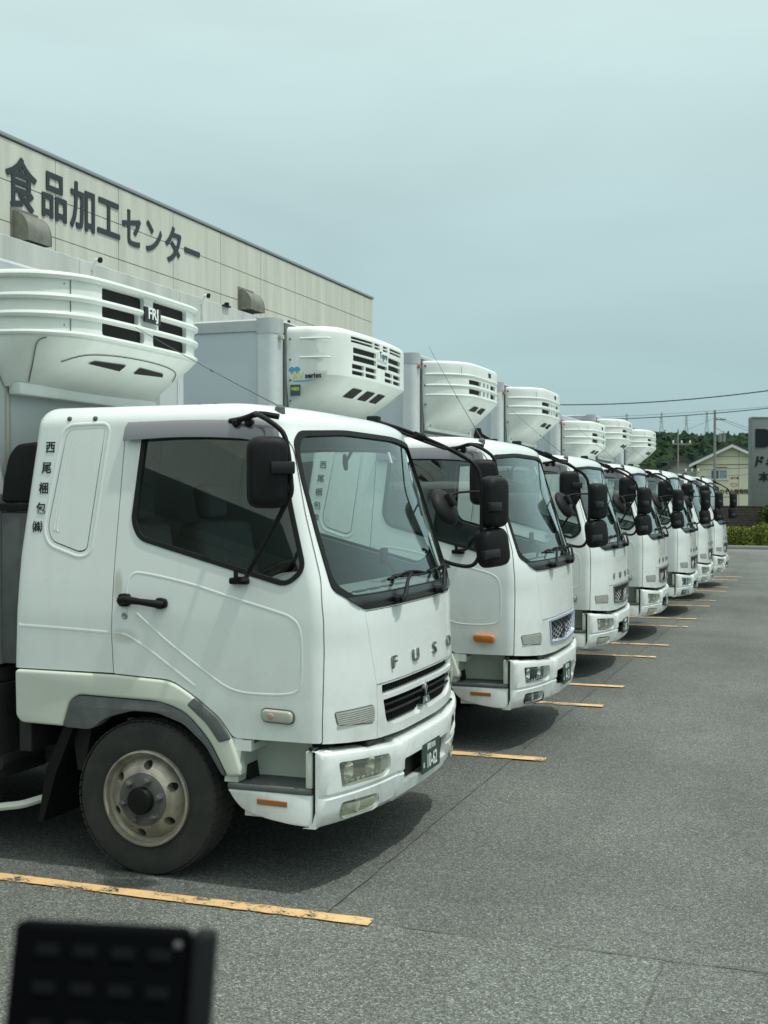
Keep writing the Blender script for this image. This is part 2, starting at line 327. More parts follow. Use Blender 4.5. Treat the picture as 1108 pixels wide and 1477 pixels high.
# ================================================================== THE SETTING
def asphalt(name, a, b, tint=1.0, blot=(0.55, 0.2)):
    m = bpy.data.materials.new(name); m.use_nodes = True; n = m.node_tree.nodes; l = m.node_tree.links; bs = n['Principled BSDF']
    t = n.new('ShaderNodeTexCoord')
    v = n.new('ShaderNodeTexVoronoi'); v.inputs['Scale'].default_value = 120; l.new(t.outputs['Object'], v.inputs['Vector'])
    v2 = n.new('ShaderNodeTexVoronoi'); v2.inputs['Scale'].default_value = 250; l.new(t.outputs['Object'], v2.inputs['Vector'])
    s1 = n.new('ShaderNodeSeparateColor'); l.new(v.outputs['Color'], s1.inputs[0])
    s2 = n.new('ShaderNodeSeparateColor'); l.new(v2.outputs['Color'], s2.inputs[0])
    av = n.new('ShaderNodeMath'); av.operation = 'ADD'; l.new(s1.outputs[0], av.inputs[0]); l.new(s2.outputs[1], av.inputs[1])
    r = n.new('ShaderNodeValToRGB'); mm = n.new('ShaderNodeMath'); mm.operation = 'MULTIPLY'; mm.inputs[1].default_value = .5; l.new(av.outputs[0], mm.inputs[0]); l.new(mm.outputs[0], r.inputs[0])
    r.color_ramp.elements[0].position = .12; r.color_ramp.elements[0].color = (*[c*.35 for c in a], 1)
    r.color_ramp.elements[1].position = .55; r.color_ramp.elements[1].color = (*a, 1)
    e = r.color_ramp.elements.new(.84); e.color = (*b, 1)
    e = r.color_ramp.elements.new(.97); e.color = (*[min(.7, c*1.9) for c in b], 1)
    nz = n.new('ShaderNodeTexNoise'); nz.inputs['Scale'].default_value = .35; nz.inputs['Detail'].default_value = 9; nz.inputs['Roughness'].default_value = .62; l.new(t.outputs['Object'], nz.inputs['Vector'])
    mr = n.new('ShaderNodeMapRange'); mr.inputs[1].default_value = .3; mr.inputs[2].default_value = .7; mr.inputs[3].default_value = .74; mr.inputs[4].default_value = 1.22; l.new(nz.outputs['Fac'], mr.inputs[0])
    # long faint wear along the driving direction
    mp = n.new('ShaderNodeMapping'); mp.inputs['Scale'].default_value = (.9, .07, 1); l.new(t.outputs['Object'], mp.inputs[0])
    n3 = n.new('ShaderNodeTexNoise'); n3.inputs['Scale'].default_value = 1; n3.inputs['Detail'].default_value = 4; l.new(mp.outputs[0], n3.inputs['Vector'])
    m3 = n.new('ShaderNodeMapRange'); m3.inputs[1].default_value = .3; m3.inputs[2].default_value = .7; m3.inputs[3].default_value = .88; m3.inputs[4].default_value = 1.12; l.new(n3.outputs['Fac'], m3.inputs[0])
    # small tar / oil blotches
    n4 = n.new('ShaderNodeTexNoise'); n4.inputs['Scale'].default_value = 2.3; n4.inputs['Detail'].default_value = 3; l.new(t.outputs['Object'], n4.inputs['Vector'])
    m4 = n.new('ShaderNodeMapRange'); m4.inputs[1].default_value = .66; m4.inputs[2].default_value = .74; m4.inputs[3].default_value = 1.0; m4.inputs[4].default_value = .78; l.new(n4.outputs['Fac'], m4.inputs[0])
    p = n.new('ShaderNodeMath'); p.operation = 'MULTIPLY'; l.new(mr.outputs[0], p.inputs[0]); l.new(m3.outputs[0], p.inputs[1])
    p2 = n.new('ShaderNodeMath'); p2.operation = 'MULTIPLY'; l.new(p.outputs[0], p2.inputs[0]); l.new(m4.outputs[0], p2.inputs[1])
    sc = n.new('ShaderNodeVectorMath'); sc.operation = 'SCALE'; l.new(r.outputs[0], sc.inputs[0]); l.new(p2.outputs[0], sc.inputs['Scale']); l.new(sc.outputs[0], bs.inputs['Base Color'])
    bs.inputs['Roughness'].default_value = .82; bs.inputs['Specular IOR Level'].default_value = .35
    bu = n.new('ShaderNodeBump'); bu.inputs['Strength'].default_value = .55; bu.inputs['Distance'].default_value = .004; l.new(av.outputs[0], bu.inputs['Height']); l.new(bu.outputs[0], bs.inputs['Normal'])
    return m
M_ASPH = asphalt('asphalt', (.112, .121, .109), (.208, .223, .204))
M_ASPH_OLD = asphalt('asphalt_bay', (.100, .109, .099), (.190, .205, .188))
M_ASPH_LT = asphalt('asphalt_worn', (.128, .139, .122), (.25, .268, .238))
def sheet(name, x0, x1, y0, y1, z, m, jag=0, **kw):
    bm = bmesh.new()
    if jag:
        n = 60; lo = []; hi = []
        for i in range(n+1):
            x = x0+(x1-x0)*i/n; lo.append(bm.verts.new((x, y0, z))); hi.append(bm.verts.new((x, y1+random.uniform(-jag, jag), z)))
        for i in range(n): bm.faces.new((lo[i], lo[i+1], hi[i+1], hi[i]))
    else:
        vs = [bm.verts.new(p) for p in ((x0, y0, z), (x1, y0, z), (x1, y1, z), (x0, y1, z))]; bm.faces.new(vs)
    return obj(name, tomesh(bm, name, 0), m, None, **kw)
sheet('ground', -2500, 2500, -600, 3500, -.008, mat('far_ground', (.10, .12, .07), .9, var=.6, vscale=.02), kind='structure')
sheet('yard', -14, 60, -40, 47.6, 0.0, M_ASPH, kind='structure')
sheet('road', -200, 200, 47.6, 49.9, -.004, mat('road_grey', (.15, .158, .152), .85, var=.3, vscale=.6), kind='structure')
sheet('parking_bay', -13.3, -2.2, 5.27, 40, .004, M_ASPH_OLD, kind='structure')
sheet('asphalt_patch', -13.3, -.64, -12, 5.27, .004, M_ASPH_LT, jag=.006, kind='structure')
M_SEAM = mat('seam_tar', (.075, .08, .077), .8, var=.9, vscale=6, col2=(.14, .15, .14))
def seam(pts, w):
    bm = bmesh.new(); P = []
    for (a, b) in zip(pts, pts[1:]):
        n = int((Vector(b)-Vector(a)).length/.12)+1
        for i in range(n): P.append(Vector(a).lerp(Vector(b), i/n))
    P.append(Vector(pts[-1])); d = (P[-1]-P[0]).normalized(); nn = Vector((-d.y, d.x)); pr = None
    for p in P:
        k = w*random.uniform(.2, 1)*(1 if random.random() > .12 else .1); q = p+nn*random.uniform(-.006, .006)
        a = bm.verts.new((*(q-nn*k/2), .008)); b = bm.verts.new((*(q+nn*k/2), .008))
        if pr: bm.faces.new((pr[0], a, b, pr[1]))
        pr = (a, b)
    return obj('asphalt_seam', tomesh(bm, 'seam', 0), M_SEAM, None, kind='structure')
seam([(-2.2, 5.27), (-.64, 5.275), (6, 5.25)], .016)
seam([(-2.2, 5.3), (-2.2, 40)], .013)
seam([(-.64, 5.25), (-.62, 0)], .010)
# yellow bay lines
def yellow():
    m = bpy.data.materials.new('yellow_line'); m.use_nodes = True; n = m.node_tree.nodes; l = m.node_tree.links; bs = n['Principled BSDF']; out = n['Material Output']
    bs.inputs['Roughness'].default_value = .7; t = n.new('ShaderNodeTexCoord')
    a = n.new('ShaderNodeTexNoise'); a.inputs['Scale'].default_value = 5.5; a.inputs['Detail'].default_value = 8; a.inputs['Roughness'].default_value = .7; l.new(t.outputs['Object'], a.inputs['Vector'])
    c = n.new('ShaderNodeTexNoise'); c.inputs['Scale'].default_value = 70; c.inputs['Detail'].default_value = 3; l.new(t.outputs['Object'], c.inputs['Vector'])
    x = n.new('ShaderNodeMix'); x.data_type = 'RGBA'; x.inputs['A'].default_value = (.72, .46, .20, 1); x.inputs['B'].default_value = (.42, .30, .15, 1)
    r0 = n.new('ShaderNodeMapRange'); r0.inputs[1].default_value = .4; r0.inputs[2].default_value = .7; l.new(a.outputs['Fac'], r0.inputs[0]); l.new(r0.outputs[0], x.inputs['Factor']); l.new(x.outputs['Result'], bs.inputs['Base Color'])
    ad = n.new('ShaderNodeMath'); ad.operation = 'MULTIPLY_ADD'; ad.inputs[1].default_value = .45; l.new(c.outputs['Fac'], ad.inputs[0]); l.new(a.outputs['Fac'], ad.inputs[2])
    r1 = n.new('ShaderNodeMapRange'); r1.inputs[1].default_value = .765; r1.inputs[2].default_value = .84; l.new(ad.outputs[0], r1.inputs[0])
    tr = n.new('ShaderNodeBsdfTransparent'); ms = n.new('ShaderNodeMixShader'); l.new(r1.outputs[0], ms.inputs[0]); l.new(bs.outputs[0], ms.inputs[1]); l.new(tr.outputs[0], ms.inputs[2]); l.new(ms.outputs[0], out.inputs[0])
    return m
M_YEL = yellow()
LY = [5.32, 9.08, 11.6, 12.86, 15.4, 16.7, 19.2, 20.5, 23.0, 24.3, 26.8, 28.1, 30.6, 31.9]
for i, y in enumerate(LY):
    bm = bmesh.new(); n = 90; w = .12 if i else .095; pr = None
    for k in range(n+1):
        x = -9.5+(7.55)*k/n; a = bm.verts.new((x, y-w+random.uniform(-.004, .004), .012)); b = bm.verts.new((x, y+random.uniform(-.004, .004), .012))
        if pr: bm.faces.new((pr[0], a, b, pr[1]))
        pr = (a, b)
    obj('bay_line', tomesh(bm, 'bay_line', 0), M_YEL, None, kind='structure')

# ------------------------------------------------------------------ main building
M_WALL = mat('wall_panel', (.59, .605, .525), .75, var=.8, vscale=2.6, col2=(.41, .43, .36), streak=(1, 1, .10), bump=.15, bscale=40)
M_CANOPY = mat('canopy_fascia', (.56, .585, .55), .6, var=.85, vscale=3.5, col2=(.36, .385, .355), streak=(1, 1, .07))
M_CAP = mat('parapet_cap', (.30, .33, .33), .5, .3)
M_HOOD = mat('hood_steel', (.24, .24, .205), .45, .4, var=.7, vscale=5, col2=(.12, .115, .10))
M_JOINT = mat('joint_sealant', (.10, .105, .09), .8)
BX = -13.5
bld = empty('warehouse', (BX, 10, 0), 0, 'long cream panelled food processing building behind the row of trucks', 'building')
def bp(name, bm, m, **kw):
    me = tomesh(bm, name) if isinstance(bm, bmesh.types.BMesh) else bm
    o = obj(name, me, m, bld, **kw); o.matrix_parent_inverse = Matrix.Translation((-BX, -10, 0)); return o
bm = bmesh.new(); bm_box(bm, BX-18, BX-.03, -30, 36.6, 0, 8.22); bp('wall_core', bm, M_JOINT)
bm = bmesh.new()
bm_box(bm, BX-18.03, BX+.03, -30.03, 36.66, 8.28, 8.345, .006); bp('parapet_cap', bm, M_CAP)
jy = [36.6, 34.98, 32.77, 30.6, 28.4, 26.2, 23.95, 21.72, 19.55, 17.35, 15.15, 12.95, 10.75]
jz = [8.26, 7.53, 6.81, 6.09, 5.37]
for a, b in zip(jy, jy[1:]):
    for zt, zb in zip(jz, jz[1:]):
        bm = bmesh.new(); bm_box(bm, BX-.03, BX+random.uniform(0, .003), b+.008, a-.008, zb+.008, zt-.008, .004, 1); bp('wall_panel', bm, M_WALL)
bm = bmesh.new()
y = 10.75
while y > -30:
    for zt, zb in zip(jz+[4.65], jz[1:]+[4.65, 0]): bm_box(bm, BX-.03, BX, y-2.2+.01, y-.01, zb+.01, zt-.01)
    y -= 2.2
bp('side_wall_panels', bm, M_WALL, kind='stuff')
bm = bmesh.new(); bm_box(bm, BX-18, BX-.1, 36.6, 36.62, 0, 8.2); bp('end_wall', bm, M_WALL)
# canopy over the loading side: fascia boards and a roof
for k in range(24):
    y1 = 36.3-k*2.75
    bm = bmesh.new(); bm_box(bm, -9.55, -9.5, y1-2.74, y1, 4.35, 5.2, .006, 1); bp('canopy_fascia', bm, M_CANOPY)
bm = bmesh.new(); bm_box(bm, BX, -9.56, -29.7, 36.25, 4.9, 5.1); bp('canopy_roof', bm, M_CAP)
for y in (35, 29, 23.05, 17, 9, 1):
    bm = bmesh.new(); bm_box(bm, -9.9, -9.7, y-.1, y+.1, 0, 4.9, .01, 1); bp('canopy_post', bm, M_POST)
for k in range(8):
    y = 34-k*4.2; bm = bmesh.new(); bm_box(bm, BX-.01, BX+.02, y-1.3, y+1.3, 0.9, 4.0)
    bp('dock_shutter', bm, mat('shutter_grey', (.35, .37, .37), .5, .3))
# lettering
LET = [('食', 18.50, 7.56, 1.0), ('品', 19.50, 7.56, .96), ('加', 20.42, 7.57, .98), ('工', 21.34, 7.56, .95), ('セ', 22.20, 7.54, .90), ('ン', 23.10, 7.52, .86), ('タ', 23.93, 7.53, .92), ('ー', 24.78, 7.53, .92)]
for s, y, z, sz in LET:
    me = bold(s, .016, .006)
    o = bp('wall_letter', me, M_SIGNINK); o.matrix_parent_inverse = Matrix(); o.matrix_basis = Matrix.Translation((.016, y-10, z)) @ FRONT @ Matrix.Diagonal((sz*.92, sz*.97, 1, 1))
# ventilation hoods
def vent_hood(y0, y1, z0, z1, label):
    t = empty('vent_hood', (BX, (y0+y1)/2, z0), 0, label, 'vent hood', 'vent hoods on the upper wall')
    w = (y1-y0)/2; h = z1-z0; d = .33
    prof = [(0.01, h)]+[(.01+d*sin(a), h*.25+(h*.75)*cos(a)) for a in [k*pi/16 for k in range(1, 9)]]+[(.01+d, 0), (.01, 0)]
    bm = bmesh.new(); bm_prism(bm, prof, 'y', -w+.012, w-.012); obj('hood_shell', bm, M_HOOD, t)
    for s in (-1, 1):
        bm = bmesh.new(); bm_prism(bm, [(px*1.02, pz*1.0) for px, pz in prof], 'y', s*w-.006, s*w+.006); obj('side_cheek', bm, M_HOOD, t)
    bm = bmesh.new(); bm_box(bm, .03, d-.01, -w+.03, w-.03, -.006, .004); obj('hood_mouth', bm, M_DARK, t)
    bm = bmesh.new(); bm_box(bm, 0.004, .02, -w-.06, w+.06, -.05, h+.06, .004, 1); obj('wall_flange', bm, M_HOOD, t)
vent_hood(18.25, 18.93, 6.50, 7.04, 'dark steel vent hood on the wall below the first big character')
vent_hood(27.15, 27.9, 6.58, 7.08, 'dull steel vent hood on plain wall above the second truck box')
vent_hood(-1.0, -.3, 6.62, 7.18, 'steel vent hood far along the wall behind the camera side')
# small wall cameras / pipe caps on the canopy edge
for y, lab in ((14.6, 'small round pipe cap above the refrigeration unit of the nearest truck'), (17.75, 'small round pipe cap just left of the second vent hood'), (20.9, 'small round pipe cap above the top rail of the second truck box')):
    t = empty('pipe_cap', (-9.5, y, 5.2), 0, lab, 'pipe cap', 'small caps along the canopy edge')
    bm = bmesh.new(); bm_tube(bm, [(0, 0, -.1), (.05, 0, .02), (.12, 0, .03)], .022, 10, 4); obj('pipe', bm, M_WHITE, t)
    bm = bmesh.new(); bm_cyl(bm, (.12, 0, .03), (.15, 0, .025), .04, 14); obj('cap', bm, M_BLACK, t)
for y, lab in ((18.6, 'tiny black bracket on the canopy edge under the second vent hood'),):
    t = empty('cable_bracket', (-9.5, y, 5.18), 0, lab, 'bracket')
    bm = bmesh.new(); bm_box(bm, 0, .05, -.12, .12, .0, .025); bm_box(bm, .0, .06, -.03, .03, .02, .07); obj('bracket_arm', bm, M_BLACK, t)

# ================================================================== THE TRUCK CAB
def lerp(t, a, b): return a+(b-a)*t
def tab(z, T):
    if z <= T[0][0]: return T[0][1]
    for (a, va), (b, vb) in zip(T, T[1:]):
        if z <= b: return lerp((z-a)/(b-a), va, vb)
    return T[-1][1]
WT = [(.7, 1.07), (.9, 1.078), (1.35, 1.078), (1.5, 1.068), (2.33, .99)]
XFT = [(.7, -.005), (.85, 0), (1.0, -.002), (1.3, -.02), (1.42, -.038), (1.5, -.062), (2.33, -.32)]
DT = [(.7, .17), (1.2, .165), (1.5, .125), (2.33, .12)]
XRT = [(.7, -1.965), (1.06, -1.965), (1.65, -1.945), (2.33, -1.875)]
def frontx(y, z, off=0.0):
    w = tab(z, WT); u = min(abs(y)/w, 1); rf = .055
    x = tab(z, XFT)-tab(z, DT)*u**3.2
    v = max(0, (abs(y)-(w-rf))/rf); v = min(v, 1)
    return x-rf*(1-sqrt(1-v*v))*.95+off
def ring(z, off, sh=(0, 0, 0), n_side=26, n_fil=7, n_mid=38):
    w0 = tab(z, WT); w = w0+off-sh[1]; xf = tab(z, XFT)+off-sh[0]; d = tab(z, DT); xr = tab(z, XRT)-off+sh[2]; rf = max(.055+off*.6, .015); rr = max(.05+off*.6, .015)
    def fx(y):
        u = min(abs(y)/w, 1); v = min(max(0, (abs(y)-(w-rf))/rf), 1); return xf-d*u**3.2-rf*(1-sqrt(max(0, 1-v*v)))
    def rx(y):
        v = min(max(0, (abs(y)-(w-rr))/rr), 1); return xr+rr*(1-sqrt(max(0, 1-v*v)))
    pts = []
    xs = fx(w); xe = rx(w)
    for k in range(n_side): pts.append((lerp(k/n_side, xe, xs), -w))
    ys = [-w+rf*(1-cos(pi/2*k/n_fil)) for k in range(n_fil)]+[lerp(k/n_mid, -w+rf, w-rf) for k in range(n_mid+1)]+[w-rf*(1-cos(pi/2*k/n_fil)) for k in range(n_fil-1, -1, -1)]
    pts += [(fx(y), y) for y in ys]
    for k in range(1, n_side): pts.append((lerp(k/n_side, xs, xe), w))
    ys = [w-rr*(1-cos(pi/2*k/5)) for k in range(5)]+[lerp(k/8, w-rr, -w+rr) for k in range(9)]+[-w+rr*(1-cos(pi/2*k/5)) for k in range(4, 0, -1)]
    pts += [(rx(y), y) for y in ys]
    return [Vector((a, b, z)) for a, b in pts]
def shell_rings(off):
    rs = []; zs = []
    z0 = .69-off; zt = 2.33
    n = 44
    for k in range(n): rs.append(ring(lerp(k/(n-1), z0, zt) if k else z0, off))
    for k in range(1, 9):
        a = pi/2*k/8; q = ring(zt, off, (.30*(1-cos(a)), .11*(1-cos(a)), .07*(1-cos(a))))
        for v in q: v.z = zt+(.115+off)*sin(a)
        rs.append(q)
    top = rs[-1]; cx = -1.05
    for k, s in enumerate((.85, .6, .3)):
        q = [Vector((cx+(v.x-cx)*s, v.y*s, v.z+.028*(1-s*s))) for v in top]; rs.append(q)
    return rs
def shell(o_out, o_in):
    """hollow closed cab shell between two offsets of the cab surface"""
    bm = bmesh.new()
    for off, flip in ((o_out, False), (o_in, True)):
        R_ = [[bm.verts.new(v) for v in r] for r in shell_rings(off)]; n = len(R_[0])
        fs = []
        for A, B in zip(R_, R_[1:]):
            for k in range(n):
                f = (A[k], A[(k+1) % n], B[(k+1) % n], B[k]); fs.append(bm.faces.new(f[::-1] if flip else f))
        bm.faces.new(R_[0] if flip else R_[0][::-1]); bm.faces.new(R_[-1][::-1] if flip else R_[-1])
    return tomesh(bm, 'shell', 30)
def sidey(x, z, side=-1, off=0.0):
    w = tab(min(z, 2.33), WT)
    # inside the front fillet the surface turns in
    fx = tab(z, XFT)-tab(z, DT); rf = .055; dx = x-(fx-rf)
    if dx > 0: w -= rf-sqrt(max(0, rf*rf-min(dx, rf)**2))
    if z > 2.33: a = math.asin(min(1, (z-2.33)/.115)); w -= .11*(1-cos(a))
    return side*(w+off)

DOOR = [(-1.31, 2.335, .02), (-1.338, 1.66, 0), (-1.346, 1.25, 0), (-1.334, 1.045, .01), (-.996, 1.029, .05), (-.857, .952, .05), (-.716, .848, .05), (-.647, .752, .03), (-.178, .752, .01), (-.172, 1.0, .05), (-.171, 1.346, .05), (-.193, 1.541, .05), (-.295, 1.881, 0), (-.385, 2.215, .05), (-.45, 2.315, .04), (-.60, 2.345, .04)]
DOORP = rounded(DOOR, .02)
WIN = rounded([(-1.205, 2.285, .03), (-1.248, 1.83, .06), (-1.20, 1.742, .05), (-.36, 1.520, .05), (-.262, 1.60, .06), (-.345, 1.90, .05), (-.425, 2.215, .05), (-.49, 2.275, .04)], .03, 5)
WS = rounded([(-.978, 1.50, .04), (-.972, 1.75, 0), (-.955, 2.05, 0), (-.925, 2.24, .03), (-.86, 2.30, .05), (-.4, 2.325, .1), (.4, 2.325, .1), (.86, 2.30, .05), (.925, 2.24, .03), (.955, 2.05, 0), (.972, 1.75, 0), (.978, 1.50, .04), (.735, 1.385, .03), (-.735, 1.385, .03)], .03, 4)
WSG = rounded([(-.948, 1.53, .05), (-.946, 1.75, 0), (-.930, 2.05, 0), (-.902, 2.21, .04), (-.84, 2.272, .06), (-.4, 2.298, .1), (.4, 2.298, .1), (.84, 2.272, .06), (.902, 2.21, .04), (.930, 2.05, 0), (.946, 1.75, 0), (.948, 1.53, .05), (.82, 1.462, .05), (-.82, 1.462, .05)], .03, 4)
FENDCUT = [(-2.3, 1.047), (-1.33, 1.047), (-.99, 1.036), (-.851, .959), (-.708, .853), (-.638, .755), (-.638, .5), (-2.3, .5)]
HOOD = rounded([(-.735, 1.375, .02), (.78, 1.375, .02), (.76, .992, .01), (-.655, .992, .01)], .02)
GRP = [(-.655, .988), (.76, .988), (.74, .66), (-.640, .66)]
def cutter(parts):
    bm = bmesh.new()
    for kind, poly, a0, a1 in parts:
        if kind == 'b': bm_box(bm, *poly)
        else: bm_prism(bm, poly, kind, a0, a1)
    return tomesh(bm, 'cut', 0)
SH = shell(0, -.035)
SKIRT = [(-1.3, .752), (-1.08, .752), (-.9, .733), (-.65, .712), (-.3, .702), (.3, .702), (.65, .712), (.9, .733), (1.08, .752), (1.3, .752), (1.3, .4), (-1.3, .4)]
doorcut = [('y', inset_poly(DOORP, -.006), -1.4, -.6), ('y', inset_poly(DOORP, -.006), .6, 1.4)]
CORNERCUT = [(-.166, 1.43), (.2, 1.43), (.2, .5), (-.176, .5), (-.170, 1.0)]
body = boolean(SH.copy(), cutter(doorcut), 'DIFFERENCE')
body = boolean(body, cutter([('x', SKIRT, -.55, .4)]), 'DIFFERENCE')
body = boolean(body, cutter([('y', FENDCUT, -1.4, -.62), ('y', FENDCUT, .62, 1.4), ('x', inset_poly(WS, -.0), -.75, .4)]), 'DIFFERENCE')
body = boolean(body, cutter([('x', inset_poly(HOOD, -.0015), -.09, .4), ('x', inset_poly(GRP, -.0015), -.12, .4)]), 'DIFFERENCE')
# recess of the rear quarter panel
REC = rounded([(-1.672, 2.318, .05), (-1.44, 2.322, .02), (-1.515, 1.685, .03), (-1.56, 1.672, .03), (-1.735, 1.728, .05), (-1.762, 1.80, .04)], .03, 4)
bm = bmesh.new()
for s in (-1, 1): bm_ring(bm, inset_poly(REC, -.004), inset_poly(REC, .0035), 'y', s*.99 if s > 0 else -1.3, 1.3 if s > 0 else -.99)
body = boolean(body, tomesh(bm, 'c', 0), 'DIFFERENCE')
door = boolean(SH.copy(), cutter([('y', DOORP, -1.4, -.9)]), 'INTERSECT')
door = boolean(door, cutter([('y', WIN, -1.4, -.6)]), 'DIFFERENCE')
hood = boolean(SH.copy(), cutter([('x', inset_poly(HOOD, .0015), -.30, .4)]), 'INTERSECT')
SLOT1 = rounded([(-.60, .982, .006), (.71, .982, .006), (.705, .924, .01), (-.595, .924, .01)], .01)
SLOT2 = rounded([(-.585, .903, .01), (.695, .903, .01), (.66, .79, .05), (.54, .762, .03), (.125, .750, .01), (.09, .778, .01), (.0, .778, .01), (-.035, .750, .01), (-.44, .752, .03), (-.545, .775, .05)], .02)
HEXO = rounded([(-.50, .975, .01), (.58, .975, .01), (.535, .79, .03), (.04, .760, .03), (-.455, .79, .03)], .02)
gp0 = boolean(SH.copy(), cutter([('x', inset_poly(GRP, .0015), -.30, .4)]), 'INTERSECT')
gp0 = boolean(gp0, cutter([('x', SKIRT, -.55, .4)]), 'DIFFERENCE')
gpA = boolean(gp0.copy(), cutter([('x', SLOT1, -.3, .4), ('x', SLOT2, -.3, .4)]), 'DIFFERENCE')
gpB = boolean(gp0, cutter([('x', HEXO, -.3, .4)]), 'DIFFERENCE')
SHG = shell(-.008, -.013)
wsg = boolean(SHG.copy(), cutter([('x', inset_poly(WSG, -.012), -.75, .4)]), 'INTERSECT')
sg = boolean(SHG, cutter([('y', inset_poly(WIN, -.001), -1.4, -.6)]), 'INTERSECT')
SHR = shell(.006, -.02)
bm = bmesh.new(); bm_ring(bm, WS, WSG, 'x', -.75, .4); wsr = boolean(SHR.copy(), tomesh(bm, 'c', 0), 'INTERSECT')
bm = bmesh.new(); bm_ring(bm, inset_poly(WIN, -.006), inset_poly(WIN, .018), 'y', -1.4, -.6); sgr = boolean(SHR, tomesh(bm, 'c', 0), 'INTERSECT')
liner = boolean(shell(-.037, -.045), cutter([('y', inset_poly(WIN, -.005), -1.4, -.6), ('y', inset_poly(WIN, -.005), .6, 1.4)]), 'DIFFERENCE')
liner = boolean(liner, cutter([('x', inset_poly(WSG, -.02), -.75, .4)]), 'DIFFERENCE')
liner = boolean(liner, cutter([('b', (-3, 1, -1.5, 1.5, .4, 1.06), 0, 0)]), 'DIFFERENCE')
TL = rounded([(-.995, .894, .012), (-.70, .892, .022), (-.682, .865, .02), (-.686, .803, .022), (-.975, .832, .02)], .02, 4)
turnlens = boolean(shell(.0035, -.006), cutter([('x', TL, -.4, .3)]), 'INTERSECT')
bm = bmesh.new(); bm_ring(bm, inset_poly(TL, -.005), inset_poly(TL, .001), 'x', -.4, .3); turnring = boolean(shell(.0015, -.006), tomesh(bm, 'c', 0), 'INTERSECT')

# ---- bumper
def bumper_mesh():
    prof = [(.338, -.075), (.345, -.045), (.37, -.022), (.42, -.008), (.478, .002), (.488, -.004), (.495, -.004), (.505, .006), (.56, .012), (.63, .014), (.645, .008), (.654, -.010), (.657, -.05)]
    ys = [lerp(k/16, -1.096, -.44) for k in range(17)]+[-.425]+[lerp(k/14, -.41, .41) for k in range(15)]+[.425]+[lerp(k/16, .44, 1.096) for k in range(17)]
    ys = [-1.096, -1.0955, -1.094, -1.09, -1.083, -1.073, -1.06]+[y for y in ys if abs(y) < 1.055]+[1.06, 1.073, 1.083, 1.09, 1.094, 1.0955, 1.096]
    def px(y, o):
        w = 1.096; u = abs(y)/w; rf = .032; v = min(max(0, (abs(y)-(w-rf))/rf), 1)
        return .012-.165*u**3.0-rf*(1-sqrt(max(0, 1-v*v)))+o+(.012 if abs(y) < .43 else 0)
    bm = bmesh.new(); cols = []
    for y in [None]+ys+[None]:
        pass
    def column(y, xside=None):
        c = []
        for z, o in prof:
            t = (z-.5)/.17
            ztop = z+(max(0, t)*.065*max(0, (abs(y)-.42)/.67) if t > 0 else 0)
            zz = ztop+(.012 if abs(y) < .42 and z > .6 else 0)-(0.012*(1-abs(y)/1.1) if z < .4 else 0)
            c.append((px(y, o) if xside is None else xside, y if xside is None else y, zz))
        return c
    C_ = [column(-1.096, -.193)]+[column(y) for y in ys]+[column(1.096, -.193)]
    def inner(c): return [(a-.05 if abs(b) < 1.05 else min(a, -.10), b*.95, zz) for a, b, zz in c]
    O = [[bm.verts.new(p) for p in c] for c in C_]; I = [[bm.verts.new(p) for p in inner(c)] for c in C_]
    m = len(prof)
    for i in range(len(C_)-1):
        for j in range(m-1):
            bm.faces.new((O[i][j], O[i+1][j], O[i+1][j+1], O[i][j+1])); bm.faces.new((I[i][j+1], I[i+1][j+1], I[i+1][j], I[i][j]))
        bm.faces.new((O[i][m-1], O[i+1][m-1], I[i+1][m-1], I[i][m-1])); bm.faces.new((I[i][0], I[i+1][0], O[i+1][0], O[i][0]))
    for i, fl in ((0, 0), (len(C_)-1, 1)):
        for j in range(m-1):
            f = (O[i][j], O[i][j+1], I[i][j+1], I[i][j]); bm.faces.new(f if not fl else f[::-1])
    bmesh.ops.remove_doubles(bm, verts=bm.verts, dist=1e-5); bmesh.ops.recalc_face_normals(bm, faces=bm.faces)
    return tomesh(bm, 'bumper', 28)
HL = rounded([(-1.01, .655, .02), (-.575, .625, .03), (-.55, .60, .03), (-.545, .53, .04), (-.585, .508, .03), (-.98, .522, .02)], .02)
FOG = rounded([(-.975, .450, .03), (-.655, .436, .03), (-.645, .375, .03), (-.70, .362, .02), (-.96, .372, .02)], .02)
PKT = rounded([(-.39, .562, .02), (.47, .562, .02), (.44, .425, .02), (-.36, .425, .02)], .02)
def flip(poly): return [(-a, b) for a, b in poly]
bump = boolean(bumper_mesh(), cutter([('x', HL, -.4, .3), ('x', flip(HL), -.4, .3), ('x', FOG, -.4, .3), ('x', flip(FOG), -.4, .3), ('x', PKT, -.4, .3)]), 'DIFFERENCE', 28)

# ---- projection helpers for small parts that follow the cab surface
def strip_on(pts_, surf, w=.007, h=.003, n=5):
    """pressed bead that follows pts (u,v) on a surface function surf(u,v,off)"""
    P = [Vector(p) for p in catmull([(a, b, 0) for a, b in pts_], n)]
    bm = bmesh.new(); prev = None
    for i, p in enumerate(P):
        d = P[min(i+1, len(P)-1)]-P[max(i-1, 0)]; d = d.normalized() if d.length > 0 else Vector((1, 0, 0)); q = Vector((-d.y, d.x, 0)); row = []
        for t, o in ((-1, -.002), (-.55, h*.7), (0, h), (.55, h*.7), (1, -.002)):
            c = p+q*w*t; row.append(bm.verts.new(surf(c.x, c.y, o)))
        if prev:
            for k in range(4): bm.faces.new((prev[k], prev[k+1], row[k+1], row[k]))
        prev = row
    bmesh.ops.recalc_face_normals(bm, faces=bm.faces)
    return tomesh(bm, 'bead', 60)
S_NEAR = lambda x, z, o: (x, sidey(x, z, -1, o), z)
S_FRONT = lambda y, z, o: (frontx(y, z, o), y, z)
